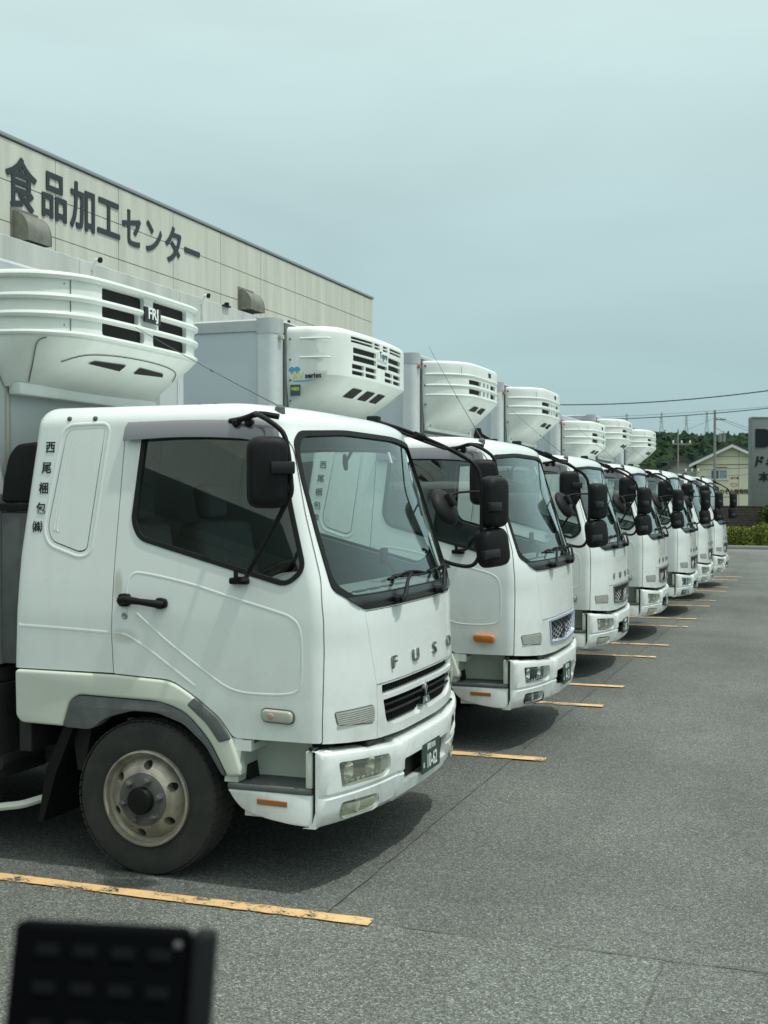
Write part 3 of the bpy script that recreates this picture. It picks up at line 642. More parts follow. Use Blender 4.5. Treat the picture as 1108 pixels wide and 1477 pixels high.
def frontplate(poly, o0, o1, nsub=1):
    """small plate whose face follows the front surface"""
    bm = bmesh.new(); c = (sum(p[0] for p in poly)/len(poly), sum(p[1] for p in poly)/len(poly))
    T = [bm.verts.new((frontx(y, z, o1), y, z)) for y, z in poly]; B = [bm.verts.new((frontx(y, z, o0), y, z)) for y, z in poly]
    ct = bm.verts.new((frontx(c[0], c[1], o1), c[0], c[1])); n = len(poly)
    for i in range(n):
        j = (i+1) % n; bm.faces.new((T[i], T[j], ct)); bm.faces.new((B[i], B[j], T[j], T[i]))
    bmesh.ops.recalc_face_normals(bm, faces=bm.faces)
    return tomesh(bm, 'plate', 30)

# ================================================================== truck assembly
PR = []   # recipe builder
class Rec:
    def __init__(s): s.parts = []           # (name, mesh, material, index of parent part or None, label)
    def add(s, name, me, m, parent=None, label=None):
        if isinstance(me, bmesh.types.BMesh): me = tomesh(me, name)
        me.materials.clear(); me.materials.append(m); s.parts.append((name, me, m, parent, label)); return len(s.parts)-1
CACHE = {}
def shared(key, fn):
    if key not in CACHE:
        r = fn()
        if isinstance(r, bmesh.types.BMesh): r = tomesh(r, key)
        CACHE[key] = r
    return CACHE[key]
def both(me): return me, mirrored(me)

def tyre_bm(x, y, s):
    bm = bmesh.new(); w = .112; Rr = .405
    prof = [(.235, .07), (.244, .098), (.29, .112), (.34, .115), (.372, .110), (.392, .098), (.402, .075), (.405, .04), (.4055, 0), (.405, -.04), (.402, -.075), (.392, -.098), (.34, -.115), (.244, -.098), (.235, -.07)]
    bm_lathe(bm, [(r, a*1.0) for r, a in prof], (x, y, .405), 'y', 56)
    for v in bm.verts:
        if v.co.z < .012: v.co.z = .002+(v.co.z)*.2; v.co.y += (v.co.y-y)*.06
    # tread blocks
    for k in range(60):
        a = 2*pi*k/60
        for yy in (-.085, -.03, .03, .085):
            aa = a+(.03 if yy > 0 else 0); c = Matrix.Translation((x, y+yy, .405)) @ Matrix.Rotation(-aa, 4, 'Y')
            if (.405+.406*sin(aa)) > .03: bm_box(bm, .398, .4085 if abs(yy) < .05 else .403, -.02, .02, -.0165, .0165, M=c)
    return bm
def rim_bm(x, y, s):
    """s=-1 : outer face towards -y"""
    bm = bmesh.new()
    prof = [(.262, .0), (.262, .119), (.252, .123), (.246, .114), (.240, .092), (.222, .080), (.212, .094), (.19, .116), (.165, .132), (.145, .140), (.138, .138), (.125, .136), (.001, .136)]
    bm_lathe(bm, [(r*.945 if r > .14 else r, s*a) for r, a in prof], (x, y, .405), 'y', 60); return bm
def wheel(rec, x, y, s):
    t = rec.add('tyre', tyre_bm(x, y, s), M_TYRE)
    hol = bmesh.new()
    for k in range(6):
        a = 2*pi*k/6+.42; c = Vector((x+.175*cos(a), 0, .405+.175*sin(a)))
        bm_tube(hol, [(c.x, y+s*.05, c.z), (c.x, y+s*.2, c.z)], .0245, 14)
    bmesh.ops.recalc_face_normals(hol, faces=hol.faces)
    rm = boolean(tomesh(rim_bm(x, y, s), 'rim', 30), tomesh(hol, 'h', 0), 'DIFFERENCE', 30)
    r = rec.add('rim', rm, M_RIM)
    bm = bmesh.new(); bm_lathe(bm, [(.134, s*.137), (.134, s*.141), (.12, s*.146), (.062, s*.147)], (x, y, .405), 'y', 32); rec.add('hub_plate', bm, M_HUB, r)
    bm = bmesh.new(); bm_lathe(bm, [(.070, s*.14), (.070, s*.175), (.064, s*.186), (.045, s*.190), (.02, s*.191)], (x, y, .405), 'y', 28); rec.add('hub_cap', bm, M_BLACK, r)
    for k in range(6):
        a = 2*pi*k/6+.2; cx, cz = x+.107*cos(a), .405+.107*sin(a)
        bm = bmesh.new(); bm_lathe(bm, [(.022, s*.140), (.022, s*.150), (.015, s*.152)], (cx, y, cz), 'y', 12); bm_lathe(bm, [(.0165, s*.150), (.0165, s*.172), (.012, s*.176)], (cx, y, cz), 'y', 6); bm_lathe(bm, [(.009, s*.174), (.009, s*.184)], (cx, y, cz), 'y', 8)
        rec.add('wheel_nut', bm, M_HUB, r)
    bm = bmesh.new(); bm_lathe(bm, [(.25, -.09*s), (.25, .05*s)], (x, y, .405), 'y', 24); rec.add('brake_drum', bm, M_DARK, r)

def mirror_head(rec, c, w, h, d, yaw, parent, pitch=0.0, roll=0.0, clampz=.0, cside=-1):
    """rounded rectangular housing; back of the housing faces +x before yaw"""
    M = Matrix.Translation(c) @ Matrix.Rotation(yaw, 4, 'Z') @ Matrix.Rotation(pitch, 4, 'Y') @ Matrix.Rotation(roll, 4, 'X')
    bm = bmesh.new(); P0 = rounded([(-w/2, -h/2), (w/2, -h/2), (w/2, h/2), (-w/2, h/2)], w*.33, 5); levels = [(-d/2, .98), (-d/2+.012, 1.0), (0, .985), (d*.25, .93), (d*.42, .82), (d*.5, .62)]
    rows = [[bm.verts.new(M @ Vector((x, a*s+(0), b*(1-(1-s)*.6)))) for a, b in P0] for x, s in levels]
    n = len(P0)
    for A, B in zip(rows, rows[1:]):
        for k in range(n): bm.faces.new((A[k], A[(k+1) % n], B[(k+1) % n], B[k]))
    bm.faces.new(rows[0][::-1]); bm.faces.new(rows[-1]); bmesh.ops.recalc_face_normals(bm, faces=bm.faces)
    i = rec.add('mirror_housing', bm, M_BLACK, parent)
    bm = bmesh.new(); P1 = rounded([(-w/2+.012, -h/2+.012), (w/2-.012, -h/2+.012), (w/2-.012, h/2-.012), (-w/2+.012, h/2-.012)], w*.3, 5)
    vs = bm_prism(bm, P1, 'x', -d/2-.003, -d/2+.002)
    for v in vs: v.co = M @ v.co
    rec.add('mirror_glass', bm, M_CHROME, parent)
    bm = bmesh.new(); bm_box(bm, d*.25, d*.5+.016, cside*w*.62-.0 if cside < 0 else w*.05, -w*.05 if cside < 0 else w*.62, clampz-.03, clampz+.03, .008, 2, M); rec.add('mirror_clamp', bm, M_BLACKG, parent)

def cab(kind):
    """kind: dict(grille='slots'|'hex', letters, lamp='old'|'clear', visor, marker)"""
    r = Rec(); A = r.add
    ib = A('cab_body', shared('body', lambda: body), M_PAINT)
    A('front_panel', shared('hood', lambda: hood), M_PAINT)
    # doors
    for s in (-1, 1):
        q = 'n' if s < 0 else 'f'
        def S(me): return me if s < 0 else mirrored(me)
        d = A('door', shared('door'+q, lambda: S(door)), M_PAINT)
        A('window_glass', shared('sg'+q, lambda: S(sg)), G_SIDE, d); A('window_seal', shared('sgr'+q, lambda: S(sgr)), M_RUB, d)
        cre = [(-1.264, 1.45), (-1.262, 1.50), (-1.235, 1.555), (-1.17, 1.568), (-.90, 1.52), (-.666, 1.458), (-.434, 1.399), (-.33, 1.365), (-.285, 1.31), (-.272, 1.20), (-.275, 1.06), (-.30, 1.005), (-.37, .985), (-.50, .98), (-.605, .985), (-.69, 1.01), (-.787, 1.067), (-.996, 1.205), (-1.15, 1.32), (-1.20, 1.36)]
        A('pressed_crease', shared('cre'+q, lambda: S(strip_on(cre, S_NEAR, .011, .0018))), M_PAINT, d)
        A('pressed_crease', shared('cr3'+q, lambda: S(strip_on([(-1.335, 1.25), (-1.26, 1.243), (-1.13, 1.175), (-.99, 1.085), (-.86, 1.0)], S_NEAR, .013, .0016))), M_PAINT, d)
        def handle():
            bm = bmesh.new(); Y = -1.078
            bm_tube(bm, [(-1.285, Y-.010, 1.425), (-1.25, Y-.030, 1.432), (-1.16, Y-.036, 1.425), (-1.08, Y-.034, 1.417), (-1.04, Y-.010, 1.410)], [.026, .022, .017, .02, .024], 10, 0)
            bm_plate(bm, rounded([(-1.30, 1.395), (-1.235, 1.395), (-1.235, 1.462), (-1.30, 1.462)], .02, 4), 'y', Y-.02, Y+.004, .006)
            bm_plate(bm, rounded([(-1.08, 1.385), (-1.018, 1.395), (-1.02, 1.44), (-1.08, 1.448)], .02, 4), 'y', Y-.02, Y+.004, .006)
            return tomesh(bm, 'h', 40)
        A('door_handle', shared('hd'+q, lambda: S(handle())), M_BLACK, d)
        def recs():
            bm = bmesh.new(); bm_lathe(bm, [(.0, 0), (.001, -.0025), (.03, -.002), (.055, -.0015), (.062, .001)], (0, 0, 0), 'y', 28)
            for v in bm.verts: v.co = Vector((v.co.x*1.35-1.155, v.co.y-1.0775, v.co.z*.75+1.44))
            return bm
        def key():
            bm = bmesh.new(); bm_lathe(bm, [(.0175, .002), (.0175, -.005), (.013, -.007), (.008, -.004)], (-1.268, -1.078, 1.347), 'y', 16); return tomesh(bm, 'k')
        A('door_lock', shared('key'+q, lambda: S(key())), M_STEEL, d)
        if kind['visor']:
            def vis():
                bm = bmesh.new(); top = [(-1.30, 2.352), (-1.0, 2.357), (-.70, 2.352), (-.52, 2.338), (-.44, 2.30), (-.395, 2.22), (-.36, 2.10)]
                bot = [(-1.305, 2.255), (-1.0, 2.268), (-.72, 2.262), (-.56, 2.245), (-.49, 2.20), (-.44, 2.12), (-.395, 2.03)]
                T = catmull([(a, b, 0) for a, b in top], 5); B = catmull([(a, b, 0) for a, b in bot], 5); pr = None
                for a, b in zip(T, B):
                    row = [bm.verts.new((a.x, sidey(a.x, a.y, -1, .004), a.y)), bm.verts.new(((a.x*.7+b.x*.3), sidey(a.x, a.y*.7+b.y*.3, -1, .030), a.y*.7+b.y*.3)), bm.verts.new((b.x, sidey(b.x, b.y, -1, .040), b.y)), bm.verts.new((b.x, sidey(b.x, b.y, -1, .036), b.y-.002)), bm.verts.new((a.x, sidey(a.x, a.y, -1, -.004), a.y-.006))]
                    if pr:
                        for k in range(4): bm.faces.new((pr[k], pr[k+1], row[k+1], row[k]))
                    pr = row
                bmesh.ops.recalc_face_normals(bm, faces=bm.faces); return tomesh(bm, 'v', 40)
            A('window_visor', shared('vis'+q, lambda: S(vis())), M_VISOR, d)
        # fender
        def fend():
            bm = bmesh.new()
            P = rounded([(-1.94, 1.04, .025), (-1.334, 1.037, .02), (-.996, 1.021, .06), (-.862, .945, .05), (-.722, .842, .05), (-.655, .745, .02), (-.60, .60, .02), (-.598, .568, .01), (-.676, .560, .01), (-.775, .736, .06), (-.905, .866, .06), (-1.05, .915, .08), (-1.545, .925, .05), (-1.60, .889, .04), (-1.645, .752, .01), (-1.90, .757, .05), (-1.935, .79, .03)], .02)
            bm_plate(bm, P, 'y', -1.092, -1.03, .014, 3); return tomesh(bm, 'f', 40)
        f = A('wheel_arch_panel', shared('fend'+q, lambda: S(fend())), M_CREAM)
        def trim():
            bm = bmesh.new(); P = rounded([(-1.643, .748), (-1.597, .888), (-1.545, .92), (-1.05, .911), (-.908, .862), (-.78, .733), (-.682, .560), (-.708, .563), (-.80, .705), (-.925, .808), (-1.08, .856), (-1.223, .857), (-1.384, .812), (-1.470, .745)], .03, 3)
            bm_plate(bm, P, 'y', -1.086, -1.0, .004, 2); return tomesh(bm, 't', 40)
        A('arch_trim', shared('trim'+q, lambda: S(trim())), M_TRIM, f)
        def trim2():
            bm = bmesh.new(); P = rounded([(-.900, .908, .012), (-.858, .947, .012), (-.72, .845, .03), (-.655, .748, .01), (-.718, .728, .01), (-.79, .82, .03)], .015, 3)
            bm_plate(bm, P, 'y', -1.097, -1.08, .004, 2); return tomesh(bm, 't', 40)
        t2 = A('arch_cover', shared('trim2'+q, lambda: S(trim2())), M_TRIM, f)
        def well():
            bm = bmesh.new()
            bm_box(bm, -1.9, -.62, -1.02, -.60, 1.035, 1.05); bm_box(bm, -1.9, -.64, -.61, -.59, .45, 1.05)
            bm_tube(bm, [(-1.66, -.8, .45), (-1.58, -.8, .80), (-1.35, -.8, .93), (-1.0, -.8, .90), (-.80, -.8, .72), (-.70, -.8, .45)], .02, 6)
            for v in bm.verts:
                pass
            P = [(-1.9, 1.03), (-.7, 1.03), (-.64, .75), (-.60, .5), (-.66, .48), (-.78, .72), (-.95, .86), (-1.1, .90), (-1.35, .89), (-1.52, .80), (-1.58, .5), (-1.62, .5), (-1.66, .75), (-1.9, .76)]
            bm_prism(bm, P, 'y', -.98, -.62); return tomesh(bm, 'w')
        A('wheel_well', shared('well'+q, lambda: S(well())), M_DARK)
        def flap():
            bm = bmesh.new(); P = [(-1.66, .76), (-1.60, .76), (-1.72, .48), (-1.80, .22), (-1.83, .22), (-1.78, .50)]
            bm_prism(bm, P, 'y', -1.04, -.70); return tomesh(bm, 'm')
        A('mud_flap', shared('flap'+q, lambda: S(flap())), M_BLACK)
        # step
        def skirt():
            bm = bmesh.new(); P = rounded([(-.672, .500, .005), (-.212, .500, .005), (-.212, .345, .01), (-.311, .345, .05), (-.47, .366, .06), (-.593, .402, .06), (-.645, .455, .04)], .01)
            bm_plate(bm, P, 'y', -1.09, -1.04, .008, 2); bm_box(bm, -.60, -.215, -1.04, -.86, .36, .49); return tomesh(bm, 's', 40)
        sk = A('step_skirt', shared('skirt'+q, lambda: S(skirt())), M_PAINT)
        def tread():
            bm = bmesh.new(); bm_box(bm, -.672, -.213, -1.094, -1.07, .502, .530, .006)
            bm_box(bm, -.64, -.22, -1.069, -.84, .502, .524)
            for k in range(9): bm_box(bm, -.60+.04*(k % 2)*.3, -.24, -1.06+k*.024, -1.05+k*.024, .524, .530)
            return tomesh(bm, 't')
        A('step_tread', shared('tread'+q, lambda: S(tread())), M_TRIM, sk)
        def stepwell():
            bm = bmesh.new()
            bm_box(bm, -.64, -.20, -.86, -.84, .50, .78)
            vs = bm_prism(bm, [(-.70, .53), (-.625, .53), (-.60, .75), (-.68, .75)], 'y', -1.07, -.86)
            bm_box(bm, -.64, -.2, -1.0, -.86, .740, .749)
            bm_box(bm, -.250, -.214, -1.088, -.86, .531, .715, .008)
            bm_prism(bm, rounded([(-.40, .78), (-.25, .78), (-.25, .68), (-.36, .68)], .02), 'y', -.90, -.861)
            return tomesh(bm, 'w')
        A('step_well', shared('stepwell'+q, lambda: S(stepwell())), M_CREAM)
        def boltb():
            bm = bmesh.new(); bm_lathe(bm, [(.012, 0), (.012, -.012), (.006, -.014)], (-.215, -1.09, .731), 'y', 10); bm_box(bm, -.211, -.194, -1.080, -.9, .345, .72); return bm
        A('bolt_and_gap_shade', shared('gap'+q, lambda: S(tomesh(boltb(), 'g'))), M_DARK)  # bolt, plus a dark strip painting in the shade of the open gap
        def refl():
            bm = bmesh.new(); bm_plate(bm, rounded([(-.508, .437), (-.345, .433), (-.345, .460), (-.508, .464)], .004, 2), 'y', -1.098, -1.085, .002, 1); return tomesh(bm, 'r')
        A('side_reflector', shared('refl'+q, lambda: S(refl())), M_AMBD, sk)
        def marker():
            bm = bmesh.new(); c = (-.398, .878)
            bm_plate(bm, rounded([(-.482, .852), (-.315, .845), (-.315, .905), (-.482, .912)], .028, 5), 'y', -1.105 if not kind['amber'] else -1.115, -1.07, .01, 3); return tomesh(bm, 'm')
        bmk = lambda: S(marker())
        A('side_marker_lamp', shared('mark%s%s' % (q, kind['amber']), bmk), M_AMB if kind['amber'] else M_MARK, d)
        if not kind['amber']:
            def bulb():
                bm = bmesh.new(); bm_lathe(bm, [(.018, 0), (.014, -.004), (.002, -.006)], (-.43, -1.1045, .878), 'y', 14); return tomesh(bm, 'b')
            A('lamp_bulb', shared('bulb'+q, lambda: S(bulb())), mat('bulb_orange', (.42, .27, .18), .4), d)
            def mring():
                bm = bmesh.new(); P = rounded([(-.482, .852), (-.315, .845), (-.315, .905), (-.482, .912)], .028, 5); bm_ring(bm, inset_poly(P, -.006), inset_poly(P, .001), 'y', -1.088, -1.074); return tomesh(bm, 'm')
            A('lamp_gasket', shared('mring'+q, lambda: S(mring())), M_TRIM, d)
        # corner turn lamp
        A('lamp_gasket', shared('tlr'+q, lambda: S(turnring)), M_TRIM)
        tl = A('turn_lamp', shared('tl'+q, lambda: S(turnlens)), mat('turn_lens', (.40, .42, .40), .15, coat=.9, var=.4, vscale=10))
        def ribs():
            bm = bmesh.new()
            for k in range(7):
                z = .822+k*.0105; pts = [(frontx(-.73-.0*j+lerp(j/6, .04, -.25), z, .0045), -.73+lerp(j/6, .04, -.25), z) for j in range(7)]
                bm_tube(bm, pts, .0022, 5)
            for k in range(5):
                y = -.70-.011*k; bm_tube(bm, [(frontx(y, .81, .0045), y, .815), (frontx(y, .88, .0045), y, .875)], .002, 5)
            return tomesh(bm, 'r')
        A('lens_rib', shared('tlrib'+q, lambda: S(ribs())), M_MARK, tl)
        # headlamp
        def bowl(P, dx):
            def f():
                bm = bmesh.new(); Q = inset_poly(P, -.006); n = len(Q); c = (sum(p[0] for p in Q)/n, sum(p[1] for p in Q)/n)
                def bx(y): return .012-.165*(abs(y)/1.096)**3+.0
                rows = [[bm.verts.new((bx(y)+o, c[0]+(y-c[0])*s, c[1]+(z-c[1])*s)) for y, z in Q] for o, s in ((-.006, 1), (-.05, .96), (-dx, .6))]
                for X, Y in zip(rows, rows[1:]):
                    for k in range(n): bm.faces.new((X[k], X[(k+1) % n], Y[(k+1) % n], Y[k]))
                bm.faces.new(rows[-1]); bmesh.ops.recalc_face_normals(bm, faces=bm.faces); bmesh.ops.reverse_faces(bm, faces=bm.faces)
                return tomesh(bm, 'b', 40)
            return f
        def lens(P, o, ins=.008):
            def f():
                bm = bmesh.new(); Q = inset_poly(P, ins)
                def bx(y): return .012-.165*(abs(y)/1.096)**3+o
                ys = sorted(set([y for y, z in Q])); c = (sum(p[0] for p in Q)/len(Q), sum(p[1] for p in Q)/len(Q))
                T = [bm.verts.new((bx(y), y, z)) for y, z in Q]; B = [bm.verts.new((bx(y)-.004, y, z)) for y, z in Q]; T2 = [bm.verts.new((bx(c[0]+(y-c[0])*.8)+.007, c[0]+(y-c[0])*.8, c[1]+(z-c[1])*.75)) for y, z in Q]
                n = len(Q)
                for k in range(n): bm.faces.new((B[k], B[(k+1) % n], T[(k+1) % n], T[k])); bm.faces.new((T[k], T[(k+1) % n], T2[(k+1) % n], T2[k]))
                bm.faces.new(T2); bmesh.ops.recalc_face_normals(bm, faces=bm.faces); return tomesh(bm, 'l', 50)
            return f
        h = A('headlight', shared('hlb'+q, lambda: S(bowl(HL, .12)())), M_BLACKG)
        def refb():
            bm = bmesh.new()
            for yc, rr in ((-.88, .050), (-.69, .050)):
                x0 = .012-.165*(abs(yc)/1.096)**3
                rows = []
                for k in range(7):
                    a = k/6; rad = rr*(1-a*.85)*1.0; dp = -.03-.05*(1-(1-a)**2)
                    rows.append([bm.verts.new((x0+dp, yc+rad*1.35*cos(2*pi*j/20), .583+rad*1.05*sin(2*pi*j/20))) for j in range(20)])
                for X, Y in zip(rows, rows[1:]):
                    for j in range(20): bm.faces.new((X[j], X[(j+1) % 20], Y[(j+1) % 20], Y[j]))
                bm.faces.new(rows[-1])
                bm_cyl(bm, (x0-.075, yc, .583), (x0-.04, yc, .583), .011, 10)
            for k in range(9):
                y = -.93+k*.046; x0 = .012-.165*(abs(y)/1.096)**3
                bm_box(bm, x0-.045, x0-.04, y, y+.03, .522+.003*(k % 3), .536+.003*(k % 2)); bm_box(bm, x0-.045, x0-.04, y+.005, y+.04, .632-.004*(k % 3), .642)
            return tomesh(bm, 'r', 40)
        A('reflector', shared('hlr'+q, lambda: S(refb())), M_HL, h)
        A('headlight_lens', shared('hll'+q+kind['lamp'], lambda: S(lens(HL, -.006)())), G_YEL if kind['lamp'] == 'old' else G_LENS, h)
        g = A('fog_lamp', shared('fogb'+q+kind['lamp'], lambda: S(bowl(FOG, .09)())), M_BLACKG if kind['lamp'] != 'old' else M_MARK)
        A('fog_lamp_lens', shared('fogl'+q+kind['lamp'], lambda: S(lens(FOG, -.014, .012)())), G_YEL if kind['lamp'] == 'old' else G_LENS, g)
        def fr():
            bm = bmesh.new(); x0 = .012-.165*(.8/1.096)**3; bm_lathe(bm, [(.001, -.06), (.02, -.055), (.034, -.035), (.036, -.03)], (x0, -.81, .408), 'x', 18); return tomesh(bm, 'f', 40)
        A('reflector', shared('fogr'+q, lambda: S(fr())), M_HL, g)
    A('bumper', shared('bump', lambda: bump), M_PAINT)
    # windscreen
    w = A('windscreen', shared('wsg', lambda: wsg), G_WS); A('windscreen_seal', shared('wsr', lambda: wsr), M_RUB, w)
    def tickets():
        bm = bmesh.new(); me = frontplate([(.30, 2.23), (.33, 2.23), (.33, 2.165), (.30, 2.165)], -.03, -.02); return me
    A('window_sticker', shared('tick', tickets), M_WHITE, w)
    A('interior_trim', shared('liner', lambda: liner), M_INT)
    def dash():
        bm = bmesh.new()
        P = rounded([(-.16, 1.36), (-.20, 1.44, .03), (-.50, 1.46, .05), (-.60, 1.40, .05), (-.62, 1.1), (-.2, 1.0)], .02); bm_prism(bm, P, 'y', -.98, .98)
        bm_tube(bm, [(-.62, -.78, 1.40), (-.57, -.70, 1.49), (-.55, -.46, 1.50), (-.57, -.25, 1.48), (-.62, -.15, 1.40)], .06, 8, 4)
        return tomesh(bm, 'd', 40)
    dd = A('dashboard', shared('dash', dash), M_DASH)
    def vents():
        bm = bmesh.new()
        for k in range(5):
            y = -.62+k*.22; bm_box(bm, -.27, -.24, y, y+.15, 1.4405, 1.451)
        return bm
    A('defroster_vent', shared('dv', lambda: tomesh(vents(), 'v')), M_DARK, dd)
    def swheel():
        bm = bmesh.new(); c = Vector((-.78, -.47, 1.50)); M = Matrix.Translation(c) @ Matrix.Rotation(R(-32), 4, 'Y')
        pts = [M @ Vector((.21*cos(a), .21*sin(a), 0)) for a in [2*pi*k/28 for k in range(29)]]; bm_tube(bm, pts, .016, 8)
        for a in (.5, 2.6, 4.2): bm_tube(bm, [M @ Vector((0, 0, -.03)), M @ Vector((.2*cos(a), .2*sin(a), 0))], .014, 6)
        bm_tube(bm, [M @ Vector((0, 0, 0)), M @ Vector((0, 0, -.35))], [.06, .035], 10); return bm
    A('steering_wheel', shared('sw', lambda: tomesh(swheel(), 's')), M_BLACK)
    def seat(y, w):
        bm = bmesh.new(); bm_box(bm, -1.45, -.92, y-w/2, y+w/2, 1.02, 1.24, .05, 3)
        Mx = Matrix.Translation((-1.42, y, 1.2)) @ Matrix.Rotation(R(-10), 4, 'Y')
        bm_box(bm, -.08, .08, -w/2+.02, w/2-.02, -.02, .62, .05, 3, Mx); bm_box(bm, -.07, .05, -.13, .13, .64, .86, .045, 3, Mx); return tomesh(bm, 's')
    A('driver_seat', shared('seat1', lambda: seat(-.5, .5)), M_SEAT); A('passenger_seat', shared('seat2', lambda: seat(.42, .78)), M_SEAT)
    def rvm():
        bm = bmesh.new(); M = Matrix.Translation((-.46, -.02, 2.16)) @ Matrix.Rotation(R(24), 4, 'Z') @ Matrix.Rotation(R(12), 4, 'X'); bm_box(bm, -.012, .012, -.10, .10, -.03, .035, .01, 2, M)
        bm_tube(bm, [(-.40, .04, 2.26), (-.44, .02, 2.22), (-.46, 0, 2.17)], .01, 6); return bm
    A('rear_view_mirror', shared('rvm', lambda: tomesh(rvm(), 'r')), M_BLACK)
    def holder():
        bm = bmesh.new(); bm_box(bm, -.36, -.33, .28, .36, 1.56, 1.66, .01, 2); bm_tube(bm, [(-.33, .32, 1.58), (-.28, .33, 1.52), (-.30, .32, 1.44)], .012, 6); return bm
    A('phone_holder', shared('hold', lambda: tomesh(holder(), 'h')), M_BLACK)
    # cowl and wipers
    def cowl():
        bm = bmesh.new(); zs = [1.372, 1.40, 1.43, 1.46]; ys = [lerp(k/24, -1, 1) for k in range(25)]; rows = []
        for z, wd, o in ((1.388, .74, .002), (1.41, .79, .013), (1.435, .85, .014), (1.462, .89, .004)):
            rows.append([bm.verts.new((frontx(y*wd, z, o), y*wd, z)) for y in ys])
        for a, b in zip(rows, rows[1:]):
            for k in range(24): bm.faces.new((a[k], a[k+1], b[k+1], b[k]))
        bmesh.ops.recalc_face_normals(bm, faces=bm.faces); return tomesh(bm, 'c', 40)
    A('cowl_panel', shared('cowl', cowl), M_BLACKG)
    def wiper(y0, dirn, k):
        bm = bmesh.new(); P = lambda y, z, o: Vector((frontx(y, z, o), y, z))
        bm_tube(bm, [P(y0, 1.418, .0), P(y0, 1.418, .06)], .022, 12)
        bm_tube(bm, [P(y0-.02, 1.41, .05), P(y0+.05*dirn, 1.43, .055), P(y0+.16*dirn, 1.50, .05), P(y0+.30*dirn, 1.545, .04)], [.016, .014, .010, .008], 8, 3)
        bm_tube(bm, [P(y0+.30*dirn, 1.547, .045), P(y0+.12*dirn, 1.527, .034), P(y0+.52*dirn, 1.520, .034)], .006, 6)
        pts = [P(y0+lerp(t, -.02, .62)*dirn, 1.520+.012*sin(t*pi), .012) for t in [j/10 for j in range(11)]]; bm_tube(bm, pts, .009, 6)
        pts = [P(y0+lerp(t, .06, .54)*dirn, 1.528+.018*sin(t*pi), .028) for t in [j/8 for j in range(9)]]; bm_tube(bm, pts, .007, 6)
        bm_box(bm, *(lambda c: (c.x-.0, c.x+.03, c.y-.06, c.y+.06, c.z-.018, c.z+.018))(P(y0+.02, 1.412, .015)), .008)
        return tomesh(bm, 'w', 40)
    A('wiper', shared('wp1', lambda: wiper(-.38, 1, 0)), M_BLACK); A('wiper', shared('wp2', lambda: wiper(.34, 1, 0)), M_BLACK)
    # grille
    if kind['grille'] == 'slots':
        g = A('grille_panel', shared('gpA', lambda: gpA), M_PAINT)
        def bars():
            bm = bmesh.new()
            for k in range(52):
                y = -.60+k*.0255; x = frontx(y, .85, -.045); bm_box(bm, x-.01, x+.012, y-.003, y+.003, .77, .97)
            for z in (.868, .828):
                pts = [(frontx(y, .85, -.018), y, z+.0*y) for y in [lerp(j/16, -.56, .68) for j in range(17)]]; bm_tube(bm, pts, .0075, 6)
            return tomesh(bm, 'b')
        A('grille_bars', shared('gbA', bars), M_BLACK, g)
        def ring2():
            bm = bmesh.new()
            for P in (dens(SLOT1, .05), dens(SLOT2, .05)):
                Q = P; n = len(Q)
                T = [bm.verts.new((frontx(y, z, -.004), y, z)) for y, z in Q]; Bq = inset_poly(Q, .012); B_ = [bm.verts.new((frontx(y, z, -.05), y, z)) for y, z in Bq]
                for k in range(n): bm.faces.new((T[k], T[(k+1) % n], B_[(k+1) % n], B_[k]))
            return tomesh(bm, 'r')
        A('grille_surround', shared('grA', ring2), M_PAINT, g)
    else:
        g = A('grille_panel', shared('gpB', lambda: gpB), M_PAINT)
        def hexm():
            bm = bmesh.new(); s = .047
            from math import sqrt as sq
            for r_ in range(6):
                for c_ in range(15):
                    y = -.49+c_*s*1.62; z = .77+r_*s*.9+(s*.45 if c_ % 2 else 0); x = -.020
                    if abs(y-.04) > .52 or z > .975 or z < .775: continue
                    pts = [(frontx(y+.5*s*1.1*cos(a), .85, x), y+.55*s*1.1*cos(a), z+.5*s*sin(a)) for a in [pi*k/3 for k in range(4)]]
                    pts = [p for p in pts if .78 < p[2] < .97 and abs(p[1]-.04) < .50]
                    if len(pts) > 1: bm_tube(bm, pts, .0048, 5)
            return tomesh(bm, 'h')
        A('honeycomb_mesh', shared('hex', hexm), M_GS, g)
        def gring():
            bm = bmesh.new(); P = dens(HEXO, .05); Q = inset_poly(P, .022); n = len(P)
            T = [bm.verts.new((frontx(y, z, .010), y, z)) for y, z in inset_poly(P, -.006)]; T1 = [bm.verts.new((frontx(y, z, .012), y, z)) for y, z in inset_poly(P, .010)]; B_ = [bm.verts.new((frontx(y, z, -.02), y, z)) for y, z in Q]; Z = [bm.verts.new((frontx(y, z, -.01), y, z)) for y, z in inset_poly(P, -.007)]
            for X, Y in ((Z, T), (T, T1), (T1, B_)):
                for k in range(n): bm.faces.new((X[k], X[(k+1) % n], Y[(k+1) % n], Y[k]))
            bmesh.ops.recalc_face_normals(bm, faces=bm.faces); return tomesh(bm, 'r', 40)
        A('grille_frame', shared('grB%d' % kind['frame'], gring), mat('frame_silver', (.40, .46, .56), .35, .3) if kind['frame'] else M_TRIM, g)
    def gback():
        bm = bmesh.new(); bm_box(bm, -.20, -.10, -.70, .70, .50, .99); bm_box(bm, -.26, -.20, -.98, .98, .62, .76); return bm
    A('radiator_backing', shared('gback', lambda: tomesh(gback(), 'g')), M_DARK)
    def gap_bars():
        bm = bmesh.new()
        for k in range(5): bm_box(bm, -.10, -.07, -.7+k*.35-.02, -.7+k*.35+.02, .60, .74)
        bm_tube(bm, [(-.055, -.75, .70), (-.03, 0, .695), (-.055, .75, .70)], .010, 6, 4)
        return bm
    A('grille_bars', shared('gapb', lambda: tomesh(gap_bars(), 'g')), M_DARK)
